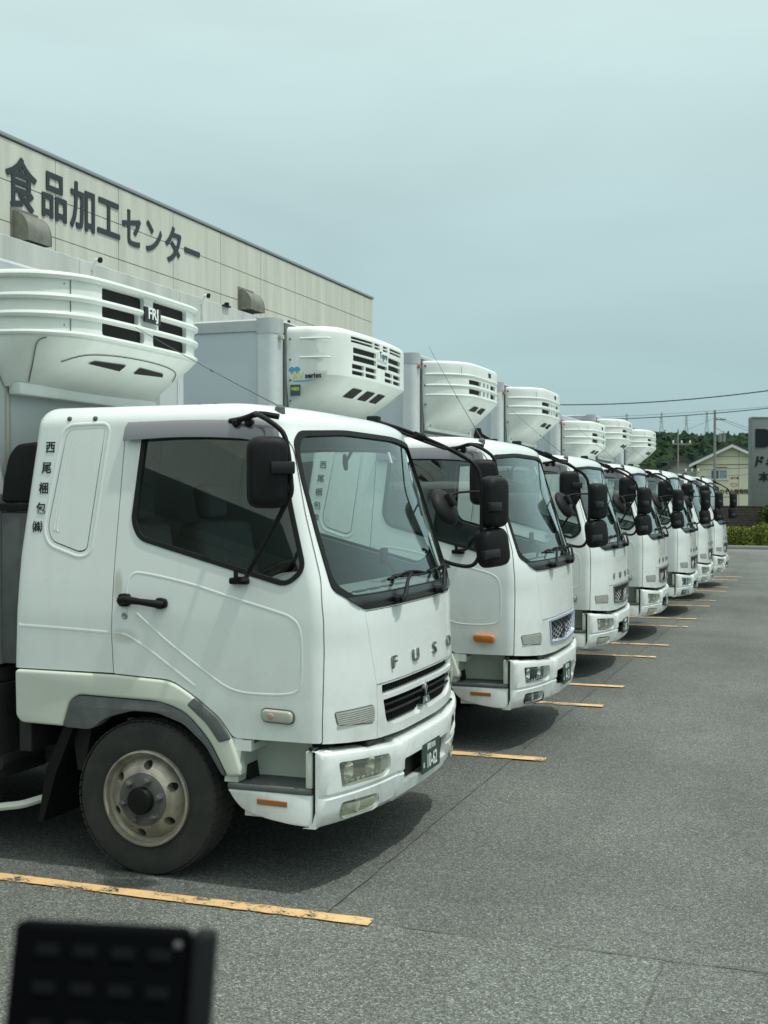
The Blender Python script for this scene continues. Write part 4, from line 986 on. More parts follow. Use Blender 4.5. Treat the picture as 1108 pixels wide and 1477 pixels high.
    def emblem():
        bm = bmesh.new(); c = (.045, .835)
        for a in (pi/2, pi/2+2*pi/3, pi/2-2*pi/3):
            u = Vector((cos(a), sin(a))); v = Vector((-u.y, u.x)); L_ = .040; Wd = .0225
            P = [(0, 0), tuple(u*L_+v*Wd), tuple(u*L_*2), tuple(u*L_-v*Wd)]
            vs = bm_prism(bm, [(c[0]+p[0], c[1]+p[1]) for p in P], 'x', -.012, .010)
        return tomesh(bm, 'e', 0)
    A('emblem', shared('emblem', emblem), M_CHROME, g)
    if kind['letters']:
        for i, (ch, y) in enumerate(zip('FUSO', (-.445, -.115, .24, .60))):
            def mk(ch=ch, y=y):
                me = placed(text_mesh(ch, .094, .0008, .004, None, 1.85), Matrix.Translation((frontx(y, 1.085, .007), y, 1.085)) @ Matrix.Rotation(math.atan((frontx(y-.05, 1.085)-frontx(y+.05, 1.085))/.1)*1.0, 4, 'Z') @ Matrix.Rotation(R(-4), 4, 'Y') @ FRONT); return me
            A('badge_letter', shared('L'+ch, mk), M_GS)
    # frame, lower structure
    def frame():
        bm = bmesh.new()
        for s in (-1, 1): bm_box(bm, -8.0, -.2, s*.36-.035, s*.36+.035, .62, .84)
        for x in (-.4, -1.6, -2.6, -4, -5.4, -7, -7.9): bm_box(bm, x-.04, x+.04, -.34, .34, .64, .82)
        bm_box(bm, -1.5, -.35, -.45, .45, .45, 1.0, .06)           # engine
        bm_cyl(bm, (-1.5, 0, .6), (-6, 0, .55), .06, 10)
        bm_cyl(bm, (-1.155, -.9, .405), (-1.14, .9, .405), .07, 12)
        bm_cyl(bm, (-2.15, -.98, .50), (-2.15, .0, .50), .055, 10)
        return tomesh(bm, 'fr', 30)
    A('chassis_frame', shared('frame', frame), M_FRAME)
    def bxm(*a, **k):
        bm = bmesh.new(); bm_box(bm, *a, **k); return tomesh(bm, 'b')
    def cylm(*a):
        bm = bmesh.new(); bm_cyl(bm, *a); return tomesh(bm, 'c', 40)
    A('air_tank', shared('airt', lambda: cylm((-4.3, -.78, .66), (-3.5, -.78, .66), .20, 20)), M_FRAME)
    A('dark_filler_box', shared('darkfill', lambda: bxm(-3.3, -2.12, -1.02, -.50, .40, .94, .03)), M_FRAME)  # made-up box, added to keep the view under the truck dark
    A('tool_box', shared('toolb', lambda: bxm(-5.5, -4.5, -1.04, -.55, .42, .88, .03)), M_FRAME)
    A('mud_guard_bracket', shared('mgb', lambda: bxm(-1.98, -1.90, -1.0, -.5, .58, .76, .01)), M_FRAME)
    A('fuel_tank', shared('fuel', lambda: bxm(-3.5, -2.3, .45, 1.02, .40, .92, .07)), M_FRAME)
    A('engine_cover', shared('engc', lambda: bxm(-2.1, -1.62, -.62, .62, .42, .95, .04)), M_FRAME)
    def tube_m(pts, sm):
        bm = bmesh.new(); bm_tube(bm, pts, .022, 8, sm); return tomesh(bm, 'g')
    A('side_guard_rail', shared('guard1', lambda: tube_m([(-1.84, -.86, .33), (-1.92, -.92, .30), (-2.05, -1.0, .275), (-2.4, -1.05, .27), (-4.6, -1.08, .27)], 4)), M_CREAM)
    A('side_guard_rail', shared('guard2', lambda: tube_m([(-2.4, 1.08, .27), (-4.8, 1.08, .27)], 0)), M_CREAM)
    def intake():
        bm = bmesh.new()
        P = [(-2.105, 1.93), (-2.09, 2.06), (-2.055, 2.19), (-2.0, 2.25), (-1.86, 2.262), (-1.86, 1.93)]
        bm_plate(bm, rounded(P, .03), 'y', -.99, -.80, .02, 3); bm_box(bm, -2.11, -1.90, -.995, -.795, 1.885, 1.926, .004)
        return tomesh(bm, 'i', 40)
    ii = A('air_intake', shared('intake', intake), M_BLACK)
    def duct():
        bm = bmesh.new(); bm_plate(bm, [(-2.105, 1.88), (-1.90, 1.88), (-1.96, 1.05), (-2.105, 1.05)], 'y', -.985, -.80, .015, 2); bm_cyl(bm, (-1.97, -.99, 1.35), (-1.97, -.97, 1.5), .02, 8); return tomesh(bm, 'd', 40)
    A('intake_duct', shared('duct', duct), mat('duct_grey', (.10, .11, .11), .6, var=.5, vscale=4), ii)
    # quarter panel details (near side and far side)
    for s in (-1, 1):
        def qd():
            me = strip_on([(-1.655, 2.26), (-1.70, 1.98), (-1.725, 1.80), (-1.715, 1.79)], S_NEAR, .0045, .0025); return me if s < 0 else mirrored(me)
        def qd2():
            me = strip_on([(-1.637, 2.26), (-1.682, 1.98), (-1.706, 1.80), (-1.69, 1.78)], S_NEAR, .0045, .0025); return me if s < 0 else mirrored(me)
        def qd3():
            me = strip_on([(-1.92, 1.275), (-1.6, 1.265), (-1.36, 1.255)], S_NEAR, .014, .0016); return me if s < 0 else mirrored(me)
        def qd4():
            P = inset_poly(REC, -.028); P = P+[P[0]]; me = strip_on(P, S_NEAR, .014, .0028, 1); return me if s < 0 else mirrored(me)
        q = 'nf'[s > 0]
        A('pressed_crease', shared('qd'+q, qd), M_PAINT, ib); A('pressed_crease', shared('qd2'+q, qd2), M_PAINT, ib); A('pressed_crease', shared('qd3'+q, qd3), M_PAINT, ib); A('pressed_crease', shared('qd4'+q, qd4), M_PAINT, ib)
        for j, (x, z) in enumerate(((-1.665, 2.378), (-1.505, 2.376))):
            def bolt(x=x, z=z):
                bm = bmesh.new(); bm_lathe(bm, [(.014, .004), (.014, -.004), (.009, -.008), (.002, -.009)], (x, sidey(x, z, -1, .0), z), 'y', 12); me = tomesh(bm, 'b'); return me if s < 0 else mirrored(me)
            A('roof_bolt', shared('bolt%s%d' % (q, j), bolt), M_TRIM)
    for j, x in enumerate((-1.56, -1.46, -.93, -.84)):
        def rb(x=x):
            bm = bmesh.new(); bm_box(bm, x-.012, x+.012, -.90, -.875, 2.432, 2.447, .003); return bm
        A('roof_bolt', shared('rb%d' % j, lambda: tomesh(rb(), 'r')), M_TRIM)
    # company lettering on both pillars
    for i, (ch, x, z) in enumerate(zip('西尾梱包㈱', (-1.772, -1.79, -1.802, -1.812, -1.828), (2.228, 2.118, 2.010, 1.903, 1.803))):
        def mk(ch=ch, x=x, z=z, s=-1):
            sl = math.atan((tab(z-.05, WT)-tab(z+.05, WT))/.1)
            return placed(bold(ch, .010, .012, .95), Matrix.Translation((x, sidey(x, z, -1, .0025), z)) @ Matrix.Rotation(-sl, 4, 'X') @ NEAR @ Matrix.Scale(.066, 4))
        A('company_character', shared('co%d' % i, mk), M_INK)
    # near mirror
    def marm():
        bm = bmesh.new(); Y = -1.27
        bm_tube(bm, [(-.60, -1.02, 2.36), (-.52, -1.08, 2.375), (-.45, -1.2, 2.36), (-.36, Y, 2.325), (-.285, Y, 2.265), (-.258, Y, 2.17), (-.245, Y, 2.05), (-.243, Y, 1.98), (-.275, Y, 1.92), (-.36, Y, 1.77), (-.45, Y, 1.625), (-.50, -1.22, 1.575), (-.57, -1.12, 1.555), (-.62, -1.085, 1.552)], .0125, 10, 4)
        for x in (-.655, -.585):
            bm_lathe(bm, [(.022, .01), (.022, -.02), (.012, -.03)], (x, -1.01, 2.335), 'y', 12)
        bm_tube(bm, [(-.70, -1.0, 2.345), (-.62, -1.03, 2.352), (-.52, -1.04, 2.375), (-.42, -1.02, 2.36)], .015, 8, 3)
        bm_box(bm, -.66, -.56, -1.105, -1.06, 1.525, 1.558, .01); bm_cyl(bm, (-.62, -1.1, 1.55), (-.62, -1.1, 1.60), .012, 8)
        return tomesh(bm, 'm', 40)
    ma = A('mirror_arm', shared('marm', marm), M_BLACK)
    if 'nm' not in CACHE:
        t = Rec(); mirror_head(t, (-.345, -1.31, 2.078), .20, .345, .10, R(-62), None, 0, 0, .02, 1); CACHE['nm'] = t.parts
    for p in CACHE['nm']: r.parts.append((p[0], p[1], p[2], ma, None))
    # far mirrors on the long arm
    def farm():
        bm = bmesh.new()
        bm_tube(bm, [(-.60, .84, 2.455), (-.45, 1.0, 2.40), (-.30, 1.15, 2.33), (-.16, 1.28, 2.25), (-.06, 1.34, 2.17), (-.025, 1.35, 2.06), (-.02, 1.35, 1.85), (-.03, 1.35, 1.62), (-.06, 1.345, 1.525), (-.12, 1.32, 1.50), (-.22, 1.22, 1.53), (-.30, 1.12, 1.585), (-.34, 1.06, 1.62)], .0135, 10, 4)
        bm_tube(bm, [(-.56, .80, 2.44), (-.38, 1.0, 2.35), (-.22, 1.18, 2.28)], .009, 8, 3)
        bm_box(bm, -.64, -.56, .80, .87, 2.415, 2.485, .01)
        bm_tube(bm, [(-.36, .96, 2.37), (-.33, 1.05, 2.355)], .02, 8)
        bm_tube(bm, [(-.02, 1.35, 2.0), (-.10, 1.32, 2.0), (-.18, 1.28, 1.99), (-.22, 1.25, 1.96)], .009, 6, 3)
        return tomesh(bm, 'm', 40)
    fa = A('mirror_arm', shared('farm', farm), M_BLACK)
    if 'fm' not in CACHE:
        t = Rec()
        mirror_head(t, (.055, 1.43, 1.93), .215, .345, .10, R(-24), None, 0, 0, -.03, -1)
        mirror_head(t, (.045, 1.43, 1.625), .26, .265, .10, R(-28), None, R(-6), R(4), -.04, -1)
        # round under-view mirror
        M = Matrix.Translation((-.245, 1.24, 1.895)) @ Vector((.863, -.168, .445)).to_track_quat('X', 'Z').to_matrix().to_4x4()
        bm = bmesh.new(); bm_lathe(bm, [(.128, -.012), (.135, .0), (.132, .012), (.11, .032), (.07, .045), (.02, .052)], (0, 0, 0), 'x', 28); bm.transform(M); t.add('mirror_housing', bm, M_BLACK)
        bm = bmesh.new(); bm_lathe(bm, [(.12, -.013), (.08, -.02), (.01, -.026)], (0, 0, 0), 'x', 28); bm.transform(M); t.add('mirror_glass', bm, M_CHROME)
        bm = bmesh.new(); bm_box(bm, .03, .085, -.03, .03, -.02, .07, .01, 2, M); t.add('mirror_clamp', bm, M_BLACK)
        CACHE['fm'] = t.parts
    for p in CACHE['fm']: r.parts.append((p[0], p[1], p[2], fa, None))
    # antenna
    def ant():
        bm = bmesh.new(); bm_lathe(bm, [(.028, 0), (.026, .03), (.012, .045)], (-.47, -.90, 2.385), 'z', 14); e = Vector(kind['ant'])
        bm_tube(bm, [(-.47, -.90, 2.42), Vector((-.47, -.90, 2.42)).lerp(e, .5)+Vector((0, 0, -.008)), e], [.0035, .0022, .0015], 5, 3); bm_tube(bm, [Vector((-.47, -.90, 2.42)).lerp(e, .45)-Vector((0, 0, .008)), Vector((-.47, -.90, 2.42)).lerp(e, .47)-Vector((0, 0, .008))], .005, 6); return tomesh(bm, 'a')
    A('antenna', shared('ant%s' % (kind['ant'],), ant), M_TRIM)
    if kind.get('fin'):
        bm = bmesh.new(); bm_prism(bm, [(-.70, 2.44), (-.52, 2.435), (-.56, 2.455), (-.63, 2.50), (-.645, 2.545), (-.685, 2.545), (-.70, 2.49)], 'y', -.30, -.28); bm_box(bm, -.72, -.50, -.325, -.255, 2.425, 2.452, .008); A('roof_fin_antenna', bm, M_BLACK)
    # number plate
    py = kind['platey']
    def plate():
        bm = bmesh.new(); bm_plate(bm, rounded([(py-.165, .415), (py+.165, .415), (py+.165, .58), (py-.165, .58)], .012, 3), 'x', .038, .030, .0008, 1); return tomesh(bm, 'p')
    pl = A('number_plate', plate(), M_PLATE)
    pp = .0388
    def ptext(s, size, y, z, sx=1, off=.0): return placed(text_mesh(s, size, off, .0003, None, sx), Matrix.Translation((pp, y, z)) @ FRONT)
    A('plate_place_name', ptext('岡崎 830', .042, py, .553, .95, .0008), M_WHITE, pl)
    A('plate_kana', ptext('あ', .035, py-.135, .462, 1, .0008), M_WHITE, pl)
    A('plate_number', ptext(kind['num'], .108, py+.018, .475, .78, .002), M_WHITE, pl)
    def pk():
        bm = bmesh.new(); bm_box(bm, -.05, -.03, -.36, .52, .40, .60); bm_box(bm, -.03, .029, py-.05, py-.03, .49, .51); bm_box(bm, -.03, .029, py+.03, py+.05, .49, .51); return bm
    A('plate_pocket', pk(), M_DARK)
    # wheels
    wheel_key = 'wheels'
    if wheel_key not in CACHE:
        t = Rec(); wheel(t, -1.155, -.955, -1); wheel(t, -1.155, .955, 1)
        bm = tyre_bm(-6.2, -.93, -1); t.add('tyre', bm, M_TYRE); bm = tyre_bm(-6.2, -.66, -1); t.add('tyre', bm, M_TYRE); bm = tyre_bm(-6.2, .93, 1); t.add('tyre', bm, M_TYRE)
        bm = bmesh.new(); bm_lathe(bm, [(.26, -.10), (.25, -.04), (.17, 0.0), (.16, .02), (.05, .02)], (-6.2, -.93, .405), 'y', 36); t.add('rim', bm, M_RIM)
        CACHE[wheel_key] = t.parts
    base = len(r.parts)
    for p in CACHE[wheel_key]: r.parts.append((p[0], p[1], p[2], None if p[3] is None else p[3]+base, None))
    return r

# ---- cargo box
def cargo(r, top, kind):
    A = r.add; y0, y1, x0, x1, zb = -1.145, 1.145, -8.1, -2.125, 1.02; key = 'bx%.2f' % top
    def side():
        bm = bmesh.new(); bm_box(bm, x0+.02, x1-.10, y0+.006, y1-.006, zb+.02, top-.06); return tomesh(bm, 'b')
    b = A('cargo_box', shared(key+'s', side), M_BOX)
    def fr():
        bm = bmesh.new(); bm_box(bm, x1-.09, x1-.012, y0+.09, y1-.09, zb+.02, top-.10); return tomesh(bm, 'b')
    A('box_front_wall', shared(key+'f', fr), M_BOXF, b)
    for s in (-1, 1):
        def post():
            bm = bmesh.new(); P = [(x1-.16, s*1.15), (x1-.16, s*1.02), (x1-.005, s*1.02)]+[(x1-.005-.065*(1-cos(a)), s*(1.15-.065*(1-sin(a)))) for a in [pi/2*k/6 for k in range(7)]]
            bm_prism(bm, P, 'z', zb, top-.105); return tomesh(bm, 'p', 30)
        A('corner_post', shared(key+'p%d' % s, post), M_POST, b)
        def rail():
            bm = bmesh.new(); bm_prism(bm, rounded([(s*1.152, top-.10), (s*1.152, top-.015), (s*1.135, top), (s*1.06, top), (s*1.06, top-.10)], .0), 'x', x0, x1-.17); return tomesh(bm, 'p', 30)
        A('top_rail', shared(key+'r%d' % s, rail), M_ALU, b)
        def cap():
            bm = bmesh.new(); P = [(x1-.17, s*1.153), (x1-.17, s*1.0), (x1-.0, s*1.0)]+[(x1-.0-.068*(1-cos(a)), s*(1.153-.068*(1-sin(a)))) for a in [pi/2*k/6 for k in range(7)]]
            bm_prism(bm, P, 'z', top-.12, top+.004); return tomesh(bm, 'p', 30)
        A('corner_cap', shared(key+'c%d' % s, cap), M_ALU, b)
        def lamp():
            bm = bmesh.new(); bm_box(bm, x1+.0, x1+.03, s*1.07-.03, s*1.07+.03, top-.17, top-.13, .006); return bm
        A('clearance_lamp', shared(key+'l%d' % s, lambda: tomesh(lamp(), 'l')), M_MARK if kind == 'B' else mat('lamp_red', (.45, .12, .06), .3, coat=.5), b)
    def head():
        bm = bmesh.new(); bm_prism(bm, [(x1+.0, top-.105), (x1+.0, top-.02), (x1-.02, top), (x1-.17, top), (x1-.17, top-.105)], 'y', -1.0, 1.0); bm_box(bm, x0, x1-.17, -1.06, 1.06, top-.03, top-.004); return tomesh(bm, 'h', 30)
    A('header_rail', shared(key+'h', head), M_ALU, b)
    def seams(y):
        bm = bmesh.new()
        bm_box(bm, x1-.012, x1-.006, y-.004, y+.004, zb+.05, top-.12)
        return bm
    for y in (-.90, -.86, .45): A('panel_joint', shared(key+'j%.2f' % y, lambda: tomesh(seams(y), 'j')), mat('joint_beige', (.42, .40, .33), .6), b)
    def sill():
        bm = bmesh.new(); bm_box(bm, x0, x1-.01, y0, y1, .94, 1.018, .006); bm_box(bm, x0, x1-.1, -.45, -.3, .84, .94); bm_box(bm, x0, x1-.1, .3, .45, .84, .94)
        for k in range(12): bm_box(bm, x0+.3+k*.48, x0+.38+k*.48, -1.1, 1.1, .86, .94)
        return tomesh(bm, 's')
    A('box_sill', shared('sill', sill), M_FRAME, b)
    return b

# ---- refrigeration units
def unit_shell(zb, zl, zt, xf, hw, cy, under=.0, rx=.42, ry=.30, xb=-2.12, bow=.05, tuck=.07, toprad=.05, bowp=2.2):
    """front-bulging hood: vertical front from zl to zt, keel sloping back to the box at zb"""
    def plan(fr, w, n=44):
        pts = []
        D = fr-xb
        ex = min(rx, D*.95)
        for k in range(n+1):
            t = -1+2*k/n; y = w*math.copysign(1-(1-abs(t))**1.7, t) if t else 0
            v = max(0, (abs(y)-(w-ry))/ry); v = min(v, 1)
            x = fr-bow*(abs(y)/w)**bowp-(ex-bow)*(1-sqrt(max(0, 1-v**2.2)))
            pts.append((max(x, xb), y+cy))
        return pts
    bm = bmesh.new(); rows = []
    lv = []
    for k in range(9):
        t = k/8; z = lerp(t, zb, zl); lv.append((z, xb+.045+(xf-xb-.045)*t**.85, hw-tuck*(1-t)**1.5))
    for k in range(1, 8): lv.append((lerp(k/8, zl, zt-toprad), xf+.0, hw))
    for k in range(0, 6):
        a = pi/2*k/5; lv.append((zt-toprad+toprad*sin(a), xf-toprad*1.3*(1-cos(a)), hw-toprad*.7*(1-cos(a))))
    for z, f, w in lv: rows.append([Vector((x, y, z)) for x, y in plan(f, w)])
    R_ = []
    for row in rows:
        R_.append([bm.verts.new(Vector((xb-.01, row[0].y, row[0].z)))]+[bm.verts.new(v) for v in row]+[bm.verts.new(Vector((xb-.01, row[-1].y, row[-1].z)))])
    n = len(R_[0])
    for A, B in zip(R_, R_[1:]):
        for k in range(n): bm.faces.new((A[k], A[(k+1) % n], B[(k+1) % n], B[k]))
    bm.faces.new(R_[0][::-1]); bm.faces.new(R_[-1]); bmesh.ops.remove_doubles(bm, verts=bm.verts, dist=1e-5); bmesh.ops.recalc_face_normals(bm, faces=bm.faces)
    return tomesh(bm, 'u', 32), plan
def rib_on(plan, fr, w, z, r, n0=0, n1=None, dz=0):
    P = plan(fr, w); P = P[n0:(n1 or len(P))]; bm = bmesh.new(); bm_tube(bm, [(x, y, z) for x, y in P], r, 8); return bm
def plan_at(plan, fr, w, y):
    P = plan(fr, w, 200); return min(P, key=lambda p: abs(p[1]-y))[0]
def curved_back(plan, fr, w, z0, z1, cy, lim):
    P = [p for p in plan(fr, w, 60) if abs(p[1]-cy) < lim]; bm = bmesh.new(); pr = None
    for x, y in P:
        row = [bm.verts.new((x, y, z0)), bm.verts.new((x, y, z1)), bm.verts.new((x-.01, y, z1)), bm.verts.new((x-.01, y, z0))]
        if pr:
            for k in range(4): bm.faces.new((pr[k], pr[(k+1) % 4], row[(k+1) % 4], row[k]))
        pr = row
    bmesh.ops.recalc_face_normals(bm, faces=bm.faces); return bm
def unitA(r, par=None):                                 # three ribs, six slots and a black badge
    zb, zl, zt, xf, hw, cy = 2.575, 2.83, 3.20, -1.675, .90, -.145; A = r.add
    me, plan = unit_shell(zb, zl, zt, xf, hw, cy, tuck=.13, rx=.44, ry=.40)
    sl = []
    rows = [(3.062, 3.142, .05), (2.968, 3.040, .115), (2.872, 2.945, .05)]
    for z0, z1, inn in rows:
        for s in (-1, 1): sl.append(('x', rounded([(cy+s*inn, z0), (cy+s*.485, z0), (cy+s*.485, z1), (cy+s*inn, z1)], .02, 3), -1.86, -1.5))
    me = boolean(me, cutter(sl), 'DIFFERENCE', 32)
    u = A('refrigeration_unit', me, M_UNIT)
    A('slot_shade', curved_back(plan, xf-.028, hw, 2.86, 3.15, cy, .56), M_DARK, u)  # dark sheet paints depth shade into the shallow white slots
    for z, rr in ((3.168, .019), (3.052, .018), (2.955, .018), (2.855, .014)):
        A('hood_rib', rib_on(plan, xf+.006, hw+.006, z, rr), M_UNIT, u)
    zc = 3.045
    bm = bmesh.new(); x = plan_at(plan, xf, hw, cy); bm_box(bm, x+.016, x+.031, cy-.092, cy+.092, zc-.046, zc+.046, .003, 1); bd = A('maker_badge', bm, M_INK, u)
    A('badge_letters', placed(text_mesh('FRJ', .092, .0022, .001), Matrix.Translation((x+.033, cy, zc)) @ FRONT), M_WHITE, bd)
    # keel panel and vents on the sloping underside
    def keel(y, t, o): 
        z = lerp(t, zb, zl); f = xb_ = -2.12+.045+(xf+2.12-.045)*t**.85; return Vector((plan_at(plan, f, hw-.10*(1-t)**1.5, y), y, z))
    for s in (-1, 1):
        bm = bmesh.new(); P = [(s*.08, .56), (s*.42, .60), (s*.38, .665), (s*.08, .69)]
        V = [keel(cy+a, t, 0)+Vector((.004, 0, -.006)) for a, t in P]; vs = [bm.verts.new(v) for v in V]; bm.faces.new(vs if s < 0 else vs[::-1]); A('drain_vent', bm, M_DARK, u)
    bm = bmesh.new()
    pts = [keel(cy+a, t, 0)+Vector((.003, 0, -.004)) for a, t in ((-.62, .56), (-.5, .74), (-.2, .82), (.2, .82), (.5, .74), (.62, .56))]; bm_tube(bm, pts, .003, 5, 4); A('panel_joint', bm, M_TRIM, u)
    bm = bmesh.new()
    for s in (-1,):
        pts = [keel(cy+s*a, t, 0)+Vector((.002, s*.002, -.002)) for a, t in ((.66, .12), (.76, .5), (.82, .9), (.80, 1.0))]; bm_tube(bm, pts, .003, 5, 4); A('panel_joint', bm, M_TRIM, u); bm = bmesh.new()
        x2 = min(plan(xf, hw, 200), key=lambda p: abs(p[1]-cy+.70)); bm_tube(bm, [(x2[0]+.002, x2[1]-.002, 2.84), (x2[0]+.002, x2[1]-.002, 3.17)], .0025, 5)
    A('panel_joint', bm, M_TRIM, u)
    bm = bmesh.new()
    for z in (3.13, 2.98, 2.83, 2.68): bm_lathe(bm, [(.009, 0), (.009, -.006), (.004, -.008)], (-2.09, cy-hw+.002, z), 'y', 8)
    for z in (3.125, 2.90):
        x2 = min(plan(xf, hw, 200), key=lambda p: abs(p[1]-cy+.73)); bm_lathe(bm, [(.008, .01), (.008, -.006)], (x2[0]-.01, x2[1]-.002, z), 'y', 8)
    A('hood_bolt', bm, M_TRIM, u)
    bm = bmesh.new(); bm_box(bm, -2.13, -2.05, cy-.74, cy+.74, 2.53, 2.60, .012); A('mounting_rail', bm, M_UNIT, u)
def unitB(r):                                           # smooth hood, small slots, XV series print
    zb, zl, zt, xf, hw, cy = 2.68, 2.97, 3.375, -1.63, .95, 0; A = r.add
    me, plan = unit_shell(zb, zl, zt, xf, hw, cy, tuck=.05, rx=.30, ry=.22, toprad=.06, bow=.07)
    sl = []
    def slot(a, b, z0, z1): sl.append(('x', rounded([(a, z0), (b, z0), (b, z1), (a, z1)], .008, 2), -1.84, -1.4))
    for a, b in ((-.66, -.20), (-.17, -.03), (.05, .18), (.24, .62)):
        slot(a, b, 3.29, 3.312); slot(a, b, 3.262, 3.282)
    for a, b in ((-.62, -.12), (.20, .60)): slot(a, b, 3.175, 3.225); slot(a, b, 3.11, 3.16)
    slot(-.10, .17, 3.10, 3.135)
    for a, b in ((-.64, -.40), (-.37, -.12), (.10, .32), (.35, .60)): slot(a, b, 3.045, 3.085); slot(a, b, 2.995, 3.03)
    me = boolean(me, cutter(sl), 'DIFFERENCE', 32)
    u = A('refrigeration_unit', me, M_UNIT)
    A('slot_shade', curved_back(plan, xf-.022, hw, 2.985, 3.32, 0, .74), M_DARK, u)  # shade of the slots, painted as a dark sheet inside them
    x = plan_at(plan, xf, hw, 0); bm = bmesh.new(); bm_box(bm, x-.005, x+.012, -.10, .16, 3.175, 3.245, .004, 1); bd = A('maker_badge', bm, M_UNIT, u)
    A('badge_letters', placed(text_mesh('Topre', .085, .001, .001, None, .95), Matrix.Translation((x+.014, .03, 3.208)) @ FRONT), mat('ink_navy', (.03, .06, .12), .5), bd)
    Y = -hw-.0025
    for z in (3.27, 3.115):
        bm = bmesh.new(); bm_tube(bm, [(-2.0, Y+.004, z), (-1.80, Y+.004, z-.002), (-1.74, Y+.03, z-.003)], .008, 6, 4); A('hood_rib', bm, M_UNIT, u)
    M = lambda x, z: Matrix.Translation((x, Y, z)) @ NEAR
    A('series_print', placed(text_mesh('XV', .075, .002, .0006, None, 1.0), M(-2.0, 2.965) @ Matrix.Shear('XY', 4, (.25, 0)) if False else M(-2.015, 2.965)), mat('ink_yellow', (.62, .60, .12), .5), u)
    A('series_print', placed(text_mesh('series', .062, .002, .0006, None, 1.0), M(-1.88, 2.963)), M_INK, u)
    bm = bmesh.new()
    for k in range(2):
        c = (-2.07+k*.045, 3.01-k*.0); P = [(c[0]+.030*cos(a)*(1 if a < 3.4 else .5), c[1]+.03*sin(a)) for a in [2*pi*j/14 for j in range(14)]]; bm_prism(bm, P, 'y', Y+.001-.0002*k, Y+.003)
    bm_prism(bm, [(-2.07, 2.925), (-1.83, 2.93), (-1.92, 2.918), (-2.05, 2.916)], 'y', Y+.001, Y+.003)
    A('series_print', bm, mat('ink_blue', (.08, .35, .62), .5), u)
    bm = bmesh.new(); bm_box(bm, -2.085, -1.995, Y+.0008, Y+.003, 2.80, 2.892); st = A('number_sticker', bm, mat('sticker_green', (.03, .11, .05), .5), u)
    A('sticker_print', placed(text_mesh('04824', .038, .0014, .0006, None, .72), M(-2.04, 2.858)), mat('ink_yellow', (.62, .60, .12), .5), st)
    bm = bmesh.new(); bm_box(bm, -2.083, -1.997, Y-.0004, Y+.001, 2.802, 2.820); A('sticker_print', bm, mat('ink_blue2', (.05, .06, .25), .5), st)
    def keel(y, t):
        z = lerp(t, zb, zl); f = -2.12+.045+(xf+2.12-.045)*t**.85; return Vector((plan_at(plan, f, hw-.05*(1-t)**1.5, y), y, z))
    for a in (-.42, -.10, .20):
        bm = bmesh.new(); vs = [bm.verts.new(keel(a+i, t)+Vector((.004, 0, -.006))) for i, t in ((0, .52), (.20, .52), (.20, .76), (0, .76))]; bm.faces.new(vs); A('drain_vent', bm, M_DARK, u)
    bm = bmesh.new()
    for z in (3.27, 3.10, 2.93, 2.76): bm_lathe(bm, [(.009, 0), (.009, -.006), (.004, -.008)], (-2.085, -hw+.001, z), 'y', 8)
    A('hood_bolt', bm, M_TRIM, u)
    bm = bmesh.new(); bm_box(bm, -2.13, -2.118, -.985, .985, 2.64, 3.40); A('mounting_frame', bm, M_TRIM, u)
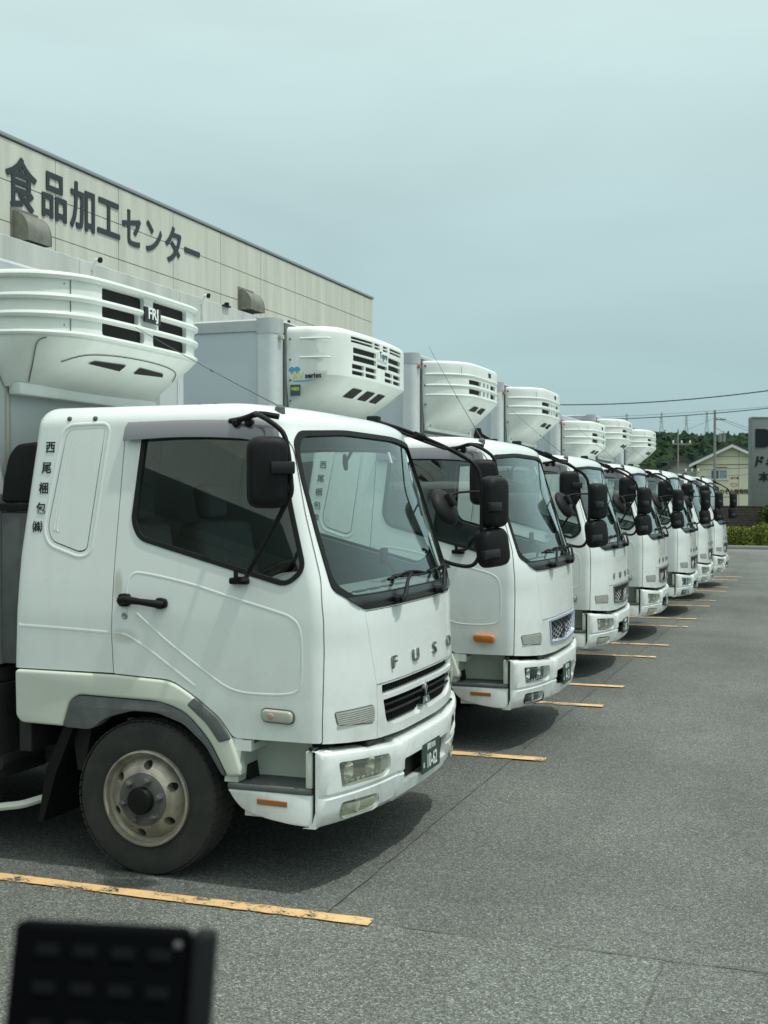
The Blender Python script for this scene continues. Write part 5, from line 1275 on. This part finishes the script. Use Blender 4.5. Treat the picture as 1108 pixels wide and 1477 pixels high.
def unitC():                                            # far trucks: plain top band, two slot rows
    r = Rec(); zb, zl, zt, xf, hw, cy = 2.76, 3.12, 3.53, -1.62, .94, 0; A = r.add
    me, plan = unit_shell(zb, zl, zt, xf, hw, cy, tuck=.08, rx=.46, ry=.48, toprad=.035, bow=.05)
    sl = []
    for z0, z1 in ((3.275, 3.33), (3.165, 3.225)):
        for a, b in ((-.62, -.24), (-.16, -.07), (.0, .09), (.17, .42)): sl.append(('x', rounded([(a, z0), (b, z0), (b, z1), (a, z1)], .01, 2), -1.86, -1.4))
    me = boolean(me, cutter(sl), 'DIFFERENCE', 32)
    u = A('refrigeration_unit', me, M_UNIT)
    A('slot_shade', curved_back(plan, xf-.028, hw, 3.155, 3.34, 0, .70), M_DARK, u)  # dark sheet standing in for the shade inside the slots
    for z, rr in ((3.375, .013), (3.25, .013), (3.140, .011)): A('hood_rib', rib_on(plan, xf+.001, hw+.001, z, rr), M_UNIT, u)
    # side recess panel edges
    P = plan(xf, hw); bm = bmesh.new()
    i0 = 9; x2 = P[i0]
    pts = [(-2.0, -hw-.001, 3.50), (-1.9, P[3][1]-.001, 3.50)]
    bm_tube(bm, [(x2[0]+.003, x2[1]-.003, 3.395), (x2[0]+.003, x2[1]-.003, 3.47)], .006, 6); A('panel_joint', bm, M_UNIT, u)
    x = plan_at(plan, xf, hw, .12); A('badge_letters', placed(text_mesh('TRS', .07, .002, .002), Matrix.Translation((x+.004, .12, 3.44)) @ FRONT), M_INK, u)
    def keel(y, t):
        z = lerp(t, zb, zl); f = -2.12+.045+(xf+2.12-.045)*t**.85; return Vector((plan_at(plan, f, hw-.08*(1-t)**1.5, y), y, z))
    for a, b in ((-.30, -.06), (.02, .26)):
        bm = bmesh.new(); s = 1 if a > 0 else -1
        vs = [bm.verts.new(keel(y, t)+Vector((.005, 0, -.007))) for y, t in ((a, .66), (b, .62 if s > 0 else .66), (b-.03, .80), (a+.03, .80))]; bm.faces.new(vs); A('drain_vent', bm, M_DARK, u)
    bm = bmesh.new()
    for z in (3.47, 3.25, 3.03): bm_lathe(bm, [(.012, 0), (.012, -.008), (.004, -.01)], (-2.085, -hw+.001, z), 'y', 8)
    for y, z in ((-.8, 2.80), (.2, 2.80)): bm_lathe(bm, [(.01, 0), (.01, .006)], (-2.07, y, z), 'x', 8)
    A('hood_bolt', bm, M_TRIM, u)
    bm = bmesh.new(); bm_box(bm, -2.13, -2.118, -.975, .975, 2.71, 3.55); A('mounting_frame', bm, M_TRIM, u)
    bm = bmesh.new(); bm_box(bm, -2.118, -2.06, -.90, .90, 2.735, 2.775, .012); A('mounting_rail', bm, M_UNIT, u)
    return r
def merge(r, q, dz=0):
    base = len(r.parts)
    for p in q.parts: r.parts.append((p[0], p[1], p[2], None if p[3] is None else p[3]+base, p[4])+((dz,) if dz and p[3] is None else ()))

def spawn(r, name, loc, label, group, rz=0):
    root = empty(name, loc, rz, label, 'truck', group); objs = []
    for p in r.parts:
        o = bpy.data.objects.new(p[0], p[1]); COL.objects.link(o); o.parent = root if p[3] is None else objs[p[3]]
        if len(p) > 5: o.location.z = p[5]
        if p[4]: o['label'] = p[4]
        objs.append(o)
    return root
CREC = unitC()
GROUP = 'white refrigerated trucks parked in a row'
TR = [
    ((-2.14, 6.615), 'A', dict(grille='slots', letters=1, lamp='old', visor=1, amber=0, frame=0, ant=(-1.335, -.86, 2.87), platey=.05, num='10-62'), 3.28, 0,
     'nearest white refrigerated truck, with twin slot grille and yellowed headlights'),
    ((-2.07, 10.255), 'B', dict(grille='hex', letters=0, lamp='clear', visor=1, amber=1, frame=1, fin=1, ant=(-.92, -.86, 3.17), platey=-.02, num='4-13'), 3.42, 0,
     'second white truck from the camera, no front lettering, silver framed honeycomb grille'),
    ((-2.205, 14.315), 'C', dict(grille='hex', letters=1, lamp='old', visor=1, amber=0, frame=0, ant=(-1.10, -.86, 2.95), platey=.03, num='2-85'), 3.60, 0,
     'third white truck from the camera, first one with letters over a honeycomb grille'),
    ((-2.18, 18.075), 'C', dict(grille='hex', letters=1, lamp='old', visor=1, amber=0, frame=0, ant=(-1.10, -.86, 2.95), platey=.03, num='2-86'), 3.60, 0.02,
     'fourth white truck, in the middle of the row of seven'),
    ((-2.11, 21.775), 'C', dict(grille='hex', letters=1, lamp='clear', visor=1, amber=0, frame=0, ant=(-1.10, -.86, 2.95), platey=.03, num='31-07'), 3.40, -.24,
     'fifth white truck, with clear headlights and the lowest cargo box'),
    ((-2.12, 25.175), 'C', dict(grille='hex', letters=1, lamp='old', visor=1, amber=0, frame=0, ant=(-1.10, -.86, 2.95), platey=.03, num='2-90'), 3.60, 0,
     'sixth white truck, next to last at the far end of the row'),
    ((-2.09, 28.675), 'C', dict(grille='hex', letters=1, lamp='old', visor=1, amber=0, frame=0, ant=(-1.10, -.86, 2.95), platey=.03, num='2-91'), 3.57, -.02,
     'farthest white truck, last of the row beside the green hedge'),
]
for ti, ((x, y), k, kd, top, dz, lab) in enumerate(TR):
    rec = cab(kd); cargo(rec, top, k)
    if k == 'A': unitA(rec)
    elif k == 'B': unitB(rec)
    else: merge(rec, CREC, dz)
    spawn(rec, 'refrigerated_truck', (x, y, 0), lab, GROUP, R((0, .25, -.5, .4, -.3, .6, -.4)[ti]))

# ================================================================== BACKGROUND
# camera-ground frame helper for things laid out along the view depth f and side offset r (metres)
def W_(r, f, z=0.0): return Vector((r*cos(TH)-f*sin(TH), r*sin(TH)+f*cos(TH), z))
def leaves(bm, pts_fn, n, s0, s1):
    for i in range(n):
        c, nrm = pts_fn(); s = random.uniform(s0, s1)
        d = (nrm+Vector((random.gauss(0, .6), random.gauss(0, .6), random.gauss(0, .6)))).normalized(); a = d.orthogonal().normalized(); a = (Matrix.Rotation(random.uniform(0, 6.28), 3, d) @ a); b = d.cross(a)
        vs = [bm.verts.new(c+a*s*1.3), bm.verts.new(c+b*s*.6+d*s*.2), bm.verts.new(c-a*s*1.3), bm.verts.new(c-b*s*.6+d*s*.2)]; bm.faces.new(vs)
def leafmat(name, c1, c2, sc=2.0):
    m = bpy.data.materials.new(name); m.use_nodes = True; n = m.node_tree.nodes; l = m.node_tree.links; b = n['Principled BSDF']; b.inputs['Roughness'].default_value = .85; b.inputs['Specular IOR Level'].default_value = .12
    g = n.new('ShaderNodeNewGeometry'); t = n.new('ShaderNodeTexCoord'); q = n.new('ShaderNodeTexNoise'); q.inputs['Scale'].default_value = sc; q.inputs['Detail'].default_value = 4; l.new(t.outputs['Object'], q.inputs['Vector'])
    ad = n.new('ShaderNodeMath'); ad.operation = 'MULTIPLY_ADD'; ad.inputs[1].default_value = .45; l.new(g.outputs['Random Per Island'], ad.inputs[0]); l.new(q.outputs['Fac'], ad.inputs[2])
    r = n.new('ShaderNodeMapRange'); r.inputs[1].default_value = .45; r.inputs[2].default_value = .95; l.new(ad.outputs[0], r.inputs[0])
    x = n.new('ShaderNodeMix'); x.data_type = 'RGBA'; x.inputs['A'].default_value = (*c1, 1); x.inputs['B'].default_value = (*c2, 1); l.new(r.outputs[0], x.inputs['Factor']); l.new(x.outputs['Result'], b.inputs['Base Color'])
    return m
M_HEDGE = leafmat('hedge_leaf', (.07, .10, .022), (.20, .22, .045), 3)
M_SHRUB = leafmat('shrub_leaf', (.03, .055, .018), (.075, .11, .03), 2)
M_WOOD = leafmat('forest_leaf', (.010, .027, .016), (.027, .050, .022), .04)
M_BARK = mat('bark', (.09, .075, .06), .9)
# hedge across the far end of the yard
def hedge(x0, x1, y, h, d, label):
    t = empty('hedge', ((x0+x1)/2, y, 0), 0, label, 'hedge')
    L_ = x1-x0; bm = bmesh.new()
    def hh(x): return h*(1+.06*sin(x*2.1)+.05*sin(x*5.3+1))
    bm_box(bm, -L_/2+.1, L_/2-.1, -d/2+.12, d/2-.12, .05, h-.15); obj('hedge_core', bm, mat('hedge_core', (.02, .03, .01), 1), t)
    bm = bmesh.new()
    def fn():
        x = random.uniform(-L_/2, L_/2); q = random.random(); H = hh(x)
        if q < .5: p = Vector((x, -d/2+.08*sin(x*7)+random.gauss(0, .04), random.uniform(.04, H))); n = Vector((0, -1, .3))
        elif q < .9: p = Vector((x, random.uniform(-d/2, d/2), H+random.gauss(0, .04))); n = Vector((0, 0, 1))
        else: p = Vector(((-1 if random.random() < .5 else 1)*(L_/2), random.uniform(-d/2, d/2), random.uniform(0, H))); n = Vector((math.copysign(1, p.x), 0, .2))
        return p, n
    leaves(bm, fn, int(L_*1900), .022, .05); obj('hedge_foliage', tomesh(bm, 'h', 0), M_HEDGE, t, kind='stuff')
hedge(-6.5, 6.5, 50.9, .78, 1.1, 'clipped yellow green hedge along the far edge of the yard')
bm = bmesh.new(); bm_box(bm, -12, 30, 49.95, 50.15, -.01, .13, .02); obj('kerb', bm, mat('kerb_stone', (.32, .33, .31), .8, var=.3), None, kind='structure')
# brick wall with courses
bw = empty('brick_wall', (-4, 53.2, 0), 0, 'low dark brick wall between the hedge and the sign pillar', 'wall')
bm = bmesh.new(); bm_box(bm, -8, 8, -.10, .10, 0, 1.62); obj('mortar_core', bm, mat('mortar', (.10, .095, .085), .9), bw)
M_BRICK = mat('brick', (.075, .062, .052), .85, var=.6, vscale=4, col2=(.13, .11, .09))
bm = bmesh.new()
for row in range(15):
    x = -7.9-(.12 if row % 2 else 0)
    while x < 7.8:
        zz = .03+row*.105; o = random.uniform(0, .012)
        bm_box(bm, x, x+.225, -.125-o, -.10, zz, zz+.09); x += .24
obj('bricks', bm, M_BRICK, bw, kind='stuff')
bm = bmesh.new(); bm_box(bm, -8.05, 8.05, -.14, .14, 1.62, 1.68, .01); obj('coping', bm, M_BRICK, bw)
# shrub in front of the wall
def shrub(loc, h, w, n, label, M_=None, cat='shrub'):
    t = empty('shrub', loc, 0, label, cat); bm = bmesh.new()
    for k in range(5): a = k*1.3; bm_tube(bm, [(0, 0, 0), (cos(a)*w*.15, sin(a)*w*.15, h*.4), (cos(a)*w*.3, sin(a)*w*.3, h*.8)], [.03, .02, .008], 6, 3)
    obj('stem', bm, M_BARK, t); bm = bmesh.new(); cl = [(Vector((random.gauss(0, w*.22), random.gauss(0, w*.22), random.uniform(.25, .9)*h)), random.uniform(.15, .28)*w) for _ in range(26)]
    def fn():
        c, r = random.choice(cl); d = Vector((random.gauss(0, 1), random.gauss(0, 1), random.gauss(0, 1))).normalized(); return c+d*r*random.uniform(.6, 1.05), d
    leaves(bm, fn, n, .03, .06); obj('foliage', tomesh(bm, 's', 0), M_ or M_SHRUB, t, kind='stuff')
shrub((-2.0, 52.3, 0), 1.75, 1.6, 7000, 'dark green bushy shrub in front of the brick wall under the sign')
shrub((-.1, 52.3, 0), 1.5, 1.6, 5000, 'dark shrub at the right edge of the photo before the wall')
# sign pillar
sp = empty('sign_pillar', W_(17.2, 57, 0), TH+R(0), 'tall brushed grey metal sign pillar with a dark capital D', 'sign')
M_SIGN = mat('brushed_sign', (.17, .19, .185), .5, .2, var=.6, vscale=1.4, col2=(.11, .125, .12), streak=(.4, .4, 1))
sw = 2.6; tz = 5.7; zc = 1.95
bm = bmesh.new(); bm_box(bm, -.25, sw, -.3, .3, 0, tz, .02); obj('pillar_body', bm, M_SIGN, sp)
bm = bmesh.new(); bm_box(bm, -.23, sw+.02, -.32, .32, tz, tz+.06, .01); obj('pillar_cap', bm, M_ALU, sp)
M_SG = mat('sign_glyph', (.014, .016, .022), .6, spec=.2)
def onsign(name, s, x, z, size, off=0, sx=1, shear=0, m=M_SG, mir=False):
    me = placed(text_mesh(s, size, off, .012, None, sx), Matrix.Translation((x, -.31, z)) @ NEAR @ (Matrix(((1, shear, 0, 0), (0, 1, 0, 0), (0, 0, 1, 0), (0, 0, 0, 1))))); return obj(name, me, m, sp)
# the D (solid) and the cut start of the next letter
zD = 4.76; hD = .85; xD = -.10
P = [(xD, zD-hD/2), (xD+.38, zD-hD/2)]+[(xD+.38+.42*cos(a), zD+hD/2*sin(a)) for a in [-pi/2+pi*k/14 for k in range(1, 14)]]+[(xD+.38, zD+hD/2), (xD, zD+hD/2)]
bm = bmesh.new(); bm_prism(bm, P, 'y', -.325, -.301); obj('letter_shape', bm, M_SG, sp)
cx = xD+1.22
P = [(cx+.44*cos(a), zD+hD/2*sin(a)) for a in [2*pi*k/28 for k in range(28)]]
bm = bmesh.new(); bm_prism(bm, P, 'y', -.325, -.301); obj('letter_shape', bm, M_SG, sp)
onsign('sign_letter', 'ド', .10, 3.70, .52, .022, 1.0, .2); onsign('sign_letter', 'ミ', .60, 3.70, .52, .022, 1.0, .2)
onsign('sign_letter', '本', .30, 2.98, .48, .012)
# houses
M_HW = mat('house_cream', (.72, .69, .54), .8, var=.15, vscale=.5); M_HW2 = mat('house_beige', (.52, .50, .42), .8, var=.2, vscale=.5)
M_ROOF = mat('roof_tile', (.060, .066, .070), .7, var=.3, vscale=2); M_BRG = mat('bargeboard_white', (.66, .68, .66), .5)
def house(r, f, w, eave, apex, depth, wallm, label, rot=0.0, win=(), text=False, xoff=0):
    t = empty('house', W_(r, f, 0), TH+rot, label, 'house')
    bm = bmesh.new(); P = [(-w/2, 0), (w/2, 0), (w/2, eave), (xoff, apex), (-w/2, eave)]; bm_prism(bm, P, 'y', 0, depth); obj('wall', bm, wallm, t)
    for s in (-1, 1):
        bm = bmesh.new(); ov = .7; ex = s*(w/2+ov); ez = eave-(apex-eave)*ov/(w/2-xoff*s)
        Q = [(xoff, apex+.05), (ex, ez+.05), (ex, ez+.22), (xoff, apex+.26)]; bm_prism(bm, Q, 'y', -.55, depth+.5); rf = obj('roof', bm, M_ROOF, t)
        bm = bmesh.new(); n = 26
        for k in range(1, n): 
            a = k/n; xx = xoff+(ex-xoff)*a; zz = apex+.26+(ez-apex-.04)*a+.0
            bm_box(bm, xx-.04, xx+.04, -.54, depth+.49, zz-.02, zz+.03)
        obj('tile_rows', bm, M_ROOF, rf, kind='stuff')
        bm = bmesh.new(); Q = [(xoff, apex-.22), (ex, ez-.22), (ex, ez+.045), (xoff, apex+.045)]; bm_prism(bm, Q, 'y', -.60, -.50); obj('bargeboard', bm, M_BRG if wallm is M_HW else M_ROOF, rf)
    for (x0, x1, z0, z1) in win:
        bm = bmesh.new(); bm_ring(bm, [(x0-.14, z0-.14), (x1+.14, z0-.14), (x1+.14, z1+.14), (x0-.14, z1+.14)], [(x0, z0), (x1, z0), (x1, z1), (x0, z1)], 'y', -.12, .02); wn = obj('window', bm, M_BRG, t)
        bm = bmesh.new(); bm_box(bm, x0, (x0+x1)/2-.03, -.05, -.03, z0, z1); obj('pane', bm, mat('pane_dark', (.06, .075, .085), .1, spec=.8), wn)
        bm = bmesh.new(); bm_box(bm, (x0+x1)/2+.03, x1, -.04, -.02, z0, z1); obj('pane', bm, mat('pane_pale', (.26, .32, .34), .15, spec=.8), wn)
        bm = bmesh.new(); bm_box(bm, (x0+x1)/2-.03, (x0+x1)/2+.03, -.08, 0, z0, z1); obj('sash_bar', bm, M_BRG, wn)
    return t
sc_ = 120/1775
h1 = house(120/1775*(1056-554), 120, 6.7, 5.62, 7.22, 10, M_HW, 'cream gabled house with white bargeboards and a clinic name on its wall', rot=-R(15.5), win=[(-1.95, -.5, 3.95, 4.75)])
M_HL2 = mat('trim_line', (.35, .33, .25), .7)
bm = bmesh.new(); bm_box(bm, -3.34, 3.34, -.05, -.003, 5.30, 5.36); bm_box(bm, -3.34, 3.34, -.04, -.003, 6.10, 6.13); bm_box(bm, .62, .65, -.02, -.002, .5, 7.0); bm_box(bm, -1.6, -.45, -.10, -.003, 5.02, 5.10); obj('wall_trim', bm, mat('trim_dark', (.16, .15, .11), .7), h1)
def onhouse(s, x, z, size, m, off=.01): obj('wall_sign_character', placed(bold(s, .03), Matrix.Translation((x, -.03, z)) @ NEAR @ Matrix.Scale(size, 4)), m, h1)
M_BRN = mat('sign_brown', (.09, .055, .035), .6); M_PNK = mat('sign_pink', (.42, .14, .10), .6)
for i, ch in enumerate('のぞみ整骨院'): onhouse(ch, -.95+i*.46, 2.68, .50, M_BRN)
for i, ch in enumerate('はり灸'): onhouse(ch, .0+i*.26, 4.02, .25, M_BRN)
bm = bmesh.new()
for s in (-1, 1):
    pts = [(0.2, -.03, 3.14), (.2+s*.22, -.03, 3.26), (.2+s*.30, -.03, 3.40), (.2+s*.22, -.03, 3.52), (.2+s*.10, -.03, 3.50), (.2+s*.03, -.03, 3.40)]; bm_tube(bm, pts, .022, 6, 4)
obj('heart_logo', bm, M_PNK, h1)
house(sc_*(1005-554), 126, 5.6, 4.35, 6.15, 9, M_HW2, 'smaller beige gabled house left of the cream house', rot=-R(14), win=[(-.6, .5, 2.4, 3.3)])
house(sc_*(952-554)-.6, 134, 9.5, 4.2, 6.3, 9, M_HW2, 'house with a broad dark tiled roof behind the last trucks', rot=R(90))
bm = bmesh.new(); 
house(sc_*(1000-554)-1.6, 112, 2.2, 3.1, 3.6, 4, M_HW2, 'low grey lean-to roofed outbuilding in front of the beige house')
house(sc_*(870-554), 138, 11, 4.3, 6.3, 9, M_HW, 'plain cream house hidden behind the middle trucks')

# utility poles, wires
def PXr(px, f): return (px-554)/1775*f
M_CONC = mat('pole_concrete', (.24, .25, .24), .8, var=.3, vscale=2)
def upole(r, f, h, label, arms=((.6, .7),), boxes=False, rad=.17):
    t = empty('utility_pole', W_(r, f, 0), TH, label, 'utility pole', 'utility poles behind the trucks')
    bm = bmesh.new(); bm_tube(bm, [(0, 0, 0), (0, 0, h)], [rad, rad*.65], 12); obj('pole', bm, M_CONC, t)
    for dz, (x0, x1) in arms:
        bm = bmesh.new(); bm_box(bm, x0, x1, -.06, .06, h-dz-.05, h-dz+.05); ar = obj('cross_arm', bm, M_CONC, t)
        for k in range(3):
            x = lerp(k/2, x0+.1, x1-.1); bm = bmesh.new(); bm_lathe(bm, [(.05, 0), (.09, .05), (.05, .1), (.09, .16), (.04, .24)], (x, 0, h-dz+.05), 'z', 8); obj('insulator', bm, M_POST, ar)
    if boxes:
        for x in (.55, .95):
            bm = bmesh.new(); bm_cyl(bm, (x*.9, 0, h-3.0), (x*.9, 0, h-2.3), .17, 12); obj('transformer', bm, M_CONC, t)
        bm = bmesh.new(); bm_tube(bm, [(0, 0, h-1.6), (1.1, 0, h-2.3)], .03, 6); obj('stay', bm, M_CONC, t)
    return t
upole(PXr(1031, 118), 118, 1.95+128/1775*118, 'tall concrete utility pole with transformers behind the cream house', arms=((.9, (.1, 1.05)),), boxes=True)
upole(103/1775*(978-554), 103, 1.95+101/1775*103, 'thinner utility pole left of the houses, with wide low cross arms', arms=((1.25, (-.5, 1.1)),), rad=.085)
upole(103/1775*(981-554), 99, 4.4, 'short pole with a small bracket before the beige house', arms=((.3, (-.6, .6)),), rad=.07)
M_WIRE = mat('wire', (.05, .06, .06), .6)
def wire(p0, p1, sag, r_, label):
    a, b = Vector(p0), Vector(p1); bm = bmesh.new(); bm_tube(bm, [a.lerp(b, k/24)+Vector((0, 0, -sag*4*(k/24)*(1-k/24))) for k in range(25)], r_, 5, 0); o = obj('overhead_wire', bm, M_WIRE, None, label=label, category='wire', group='overhead wires'); return o
def PX(px, py, f): return W_((px-554)/1775*f, f, 1.95+(720-py)/1775*f)
wire(PX(760, 583, 82), PX(1200, 550, 66), .45, .035, 'thick black overhead cable, highest of those crossing the sky')
wire(PX(820, 606, 90), PX(1250, 571, 80), .35, .032, 'twisted overhead cable just below the highest one')
wire(PX(820, 604, 112), PX(1250, 574, 104), .2, .014, 'thin overhead wire running close to the twisted cable')
wire(PX(1031, 602, 117), PX(1200, 655, 96), .3, .018, 'thin wire falling right from the tall pole')
wire(PX(1036, 602, 117), PX(1210, 648, 96), .3, .018, 'second thin wire falling right from the tall pole')
wire(PX(900, 640, 104), PX(1030, 603, 118), .4, .015, 'thin wire falling left from the tall pole')
wire(PX(940, 680, 104), PX(1180, 668, 104), .1, .030, 'cable crossing in front of the cream gable')
wire(PX(940, 690, 104), PX(1180, 678, 104), .1, .022, 'lower cable crossing in front of the cream gable')

# wooded hill
def hz_(r, f):
    """ridge heights by lateral offset"""
    return (29+5*sin(r*.011+1.0)+2.5*sin(r*.037))*(.35+.65*min(1, max(0, (r-40)/75)))
bm = bmesh.new(); NX, NF = 90, 16; G = []
for i in range(NX+1):
    r_ = lerp(i/NX, -420, 700); row = []
    for j in range(NF+1):
        f_ = lerp(j/NF, 330, 760); t = (f_-330)/430; prof = sin(min(1, t*1.7)*pi/2)**1.3 if t < .6 else 1-(t-.6)*.6
        row.append(bm.verts.new(W_(r_, f_, -.2+hz_(r_, f_)*prof*.78+noise.noise(Vector((r_*.02, f_*.02, 0)))*3*prof)))
    G.append(row)
for i in range(NX):
    for j in range(NF): bm.faces.new((G[i][j], G[i+1][j], G[i+1][j+1], G[i][j+1]))
obj('hill', tomesh(bm, 'hill', 60), mat('hill_soil', (.03, .05, .025), 1), None, kind='structure')
random.seed(11)
base_ico = bmesh.new(); bmesh.ops.create_icosphere(base_ico, subdivisions=3, radius=1); IV = [v.co.copy() for v in base_ico.verts]; IF = [[v.index for v in f.verts] for f in base_ico.faces]; base_ico.free()
verts = []; faces = []
def crown(c, s, hh):
    b = len(verts); o = Vector((random.uniform(0, 99), random.uniform(0, 99), 0))
    for v in IV:
        d = 1+.38*noise.noise(v*1.6+o)+.30*noise.noise(v*4.2+o)+.22*noise.noise(v*9.0+o)+random.uniform(-.05, .05)
        verts.append((c.x+v.x*s*d, c.y+v.y*s*d, c.z+v.z*hh*d))
    faces.extend([[b+i for i in f] for f in IF])
for k in range(900):
    r_ = random.uniform(60, 260) if k < 800 else random.uniform(-300, 600); f_ = random.uniform(345, 600); t = (f_-330)/430; prof = sin(min(1, t*1.7)*pi/2)**1.3
    s = random.uniform(2.6, 5.6); crown(W_(r_, f_, -.2+hz_(r_, f_)*prof*.78+s*.55+1), s, s*random.uniform(.8, 1.1))
nc = len(verts)//len(IV)
for ci in range(nc):
    b0 = ci*len(IV)
    for k in range(110):
        v = Vector(verts[b0+random.randrange(len(IV))]); s_ = random.uniform(.25, .65); d = Vector((random.gauss(0, 1), random.gauss(0, 1), random.gauss(0, 1))).normalized(); a = d.orthogonal().normalized()*s_; b_ = d.cross(a)
        v = v+Vector((random.gauss(0, .2), random.gauss(0, .2), random.gauss(.1, .2))); n0 = len(verts)
        verts += [tuple(v+a), tuple(v+b_*.8), tuple(v-a), tuple(v-b_*.8)]; faces.append([n0, n0+1, n0+2, n0+3])
me = bpy.data.meshes.new('forest'); me.from_pydata(verts, [], faces); me.shade_flat()
obj('forest', me, M_WOOD, None, kind='stuff', label='wooded green hill behind the houses', category='forest')
# low tree line / greenery between houses and hill
# transmission towers
M_LAT = mat('lattice_steel', (.30, .36, .37), .6, .2)
def tower(px, ytop, ybot, label):
    f = 820.; h = (ybot-ytop)/1775*f+16; zt = 1.95+(720-ytop)/1775*f; c = W_((px-554)/1775*f, f, zt-h)
    t = empty('transmission_tower', c, TH, label, 'pylon', 'transmission towers on the hill'); bm = bmesh.new(); w = 2.6; n = 9
    for sx in (-1, 1):
        for sy in (-1, 1): bm_tube(bm, [(sx*w, sy*w, 0), (sx*.5, sy*.5, h*.75), (sx*.3, sy*.3, h)], .10, 4)
    for k in range(n):
        z0, z1 = h*k/n, h*(k+1)/n; w0 = lerp(min(1, z0/(h*.75)), w, .5); w1 = lerp(min(1, z1/(h*.75)), w, .5)
        for sy in (-1, 1): bm_tube(bm, [(-w0, sy*w0, z0), (w1, sy*w1, z1)], .05, 4); bm_tube(bm, [(w0, sy*w0, z0), (-w1, sy*w1, z1)], .05, 4)
    obj('lattice', bm, M_LAT, t)
    for zz in (.78, .87, .96):
        bm = bmesh.new(); bm_tube(bm, [(-2.4, 0, h*zz-.3), (0, 0, h*zz), (2.4, 0, h*zz-.3)], .13, 4); obj('cross_arm', bm, M_LAT, t)
tower(904, 597, 612, 'lattice transmission tower rising just above the last refrigeration unit')
tower(954, 595, 617, 'lattice transmission tower on the hill top, second from the left')
tower(990, 599, 616, 'short lattice transmission tower between its two taller neighbours')
tower(1019.5, 594, 613, 'lattice transmission tower closest to the concrete utility pole')

# ================================================================== in-cab device before the camera
dv = empty('dashboard_device', W_(-.1465, .62, 1.6255), TH+R(0), 'black keypad terminal out of focus at the bottom left', 'device')
M_DEV = mat('device_black', (.0015, .002, .0025), .8, spec=.04); M_DEV2 = mat('device_side', (.007, .008, .0085), .6, spec=.15); M_KEY = mat('device_key', (.004, .005, .005), .6, spec=.12)
Mx = Matrix.Translation((-.0, 0, 0)) @ Matrix.Rotation(R(3.0), 4, 'Y') @ Matrix.Rotation(R(-12), 4, 'X')
bm = bmesh.new(); bm_box(bm, -.051, .040, -.006, .012, .0, .104, .004, 3, Mx); obj('screen_panel', bm, M_DEV, dv)
bm = bmesh.new(); bm_box(bm, .0405, .0535, -.004, .016, .0, .1035, .0045, 3, Mx); obj('side_grip', bm, M_DEV2, dv)
for i in range(4):
    for j in range(4):
        bm = bmesh.new(); bm_box(bm, -.038+i*.0195, -.026+i*.0195, -.0072, -.0062, .088-j*.0185, .0935-j*.0185, .0004, 1, Mx); obj('key', bm, M_KEY, dv)
bm = bmesh.new(); bm_lathe(bm, [(.0022, 0), (.0018, -.002), (.0005, -.003)], (0, 0, 0), 'y', 12); bm.transform(Mx @ Matrix.Translation((.035, -.0065, .0965))); obj('indicator_screw', bm, M_HUB, dv)
bm = bmesh.new(); bm_tube(bm, [(0, .012, .03), (0, .04, -.02), (0, .03, -.10)], .008, 8, 4); bm_cyl(bm, (0, .03, -.10), (0, .03, -.115), .035, 20); obj('stand', bm, M_DEV2, dv)

if __name__ == '__main__':
    print('objects', len(bpy.data.objects))
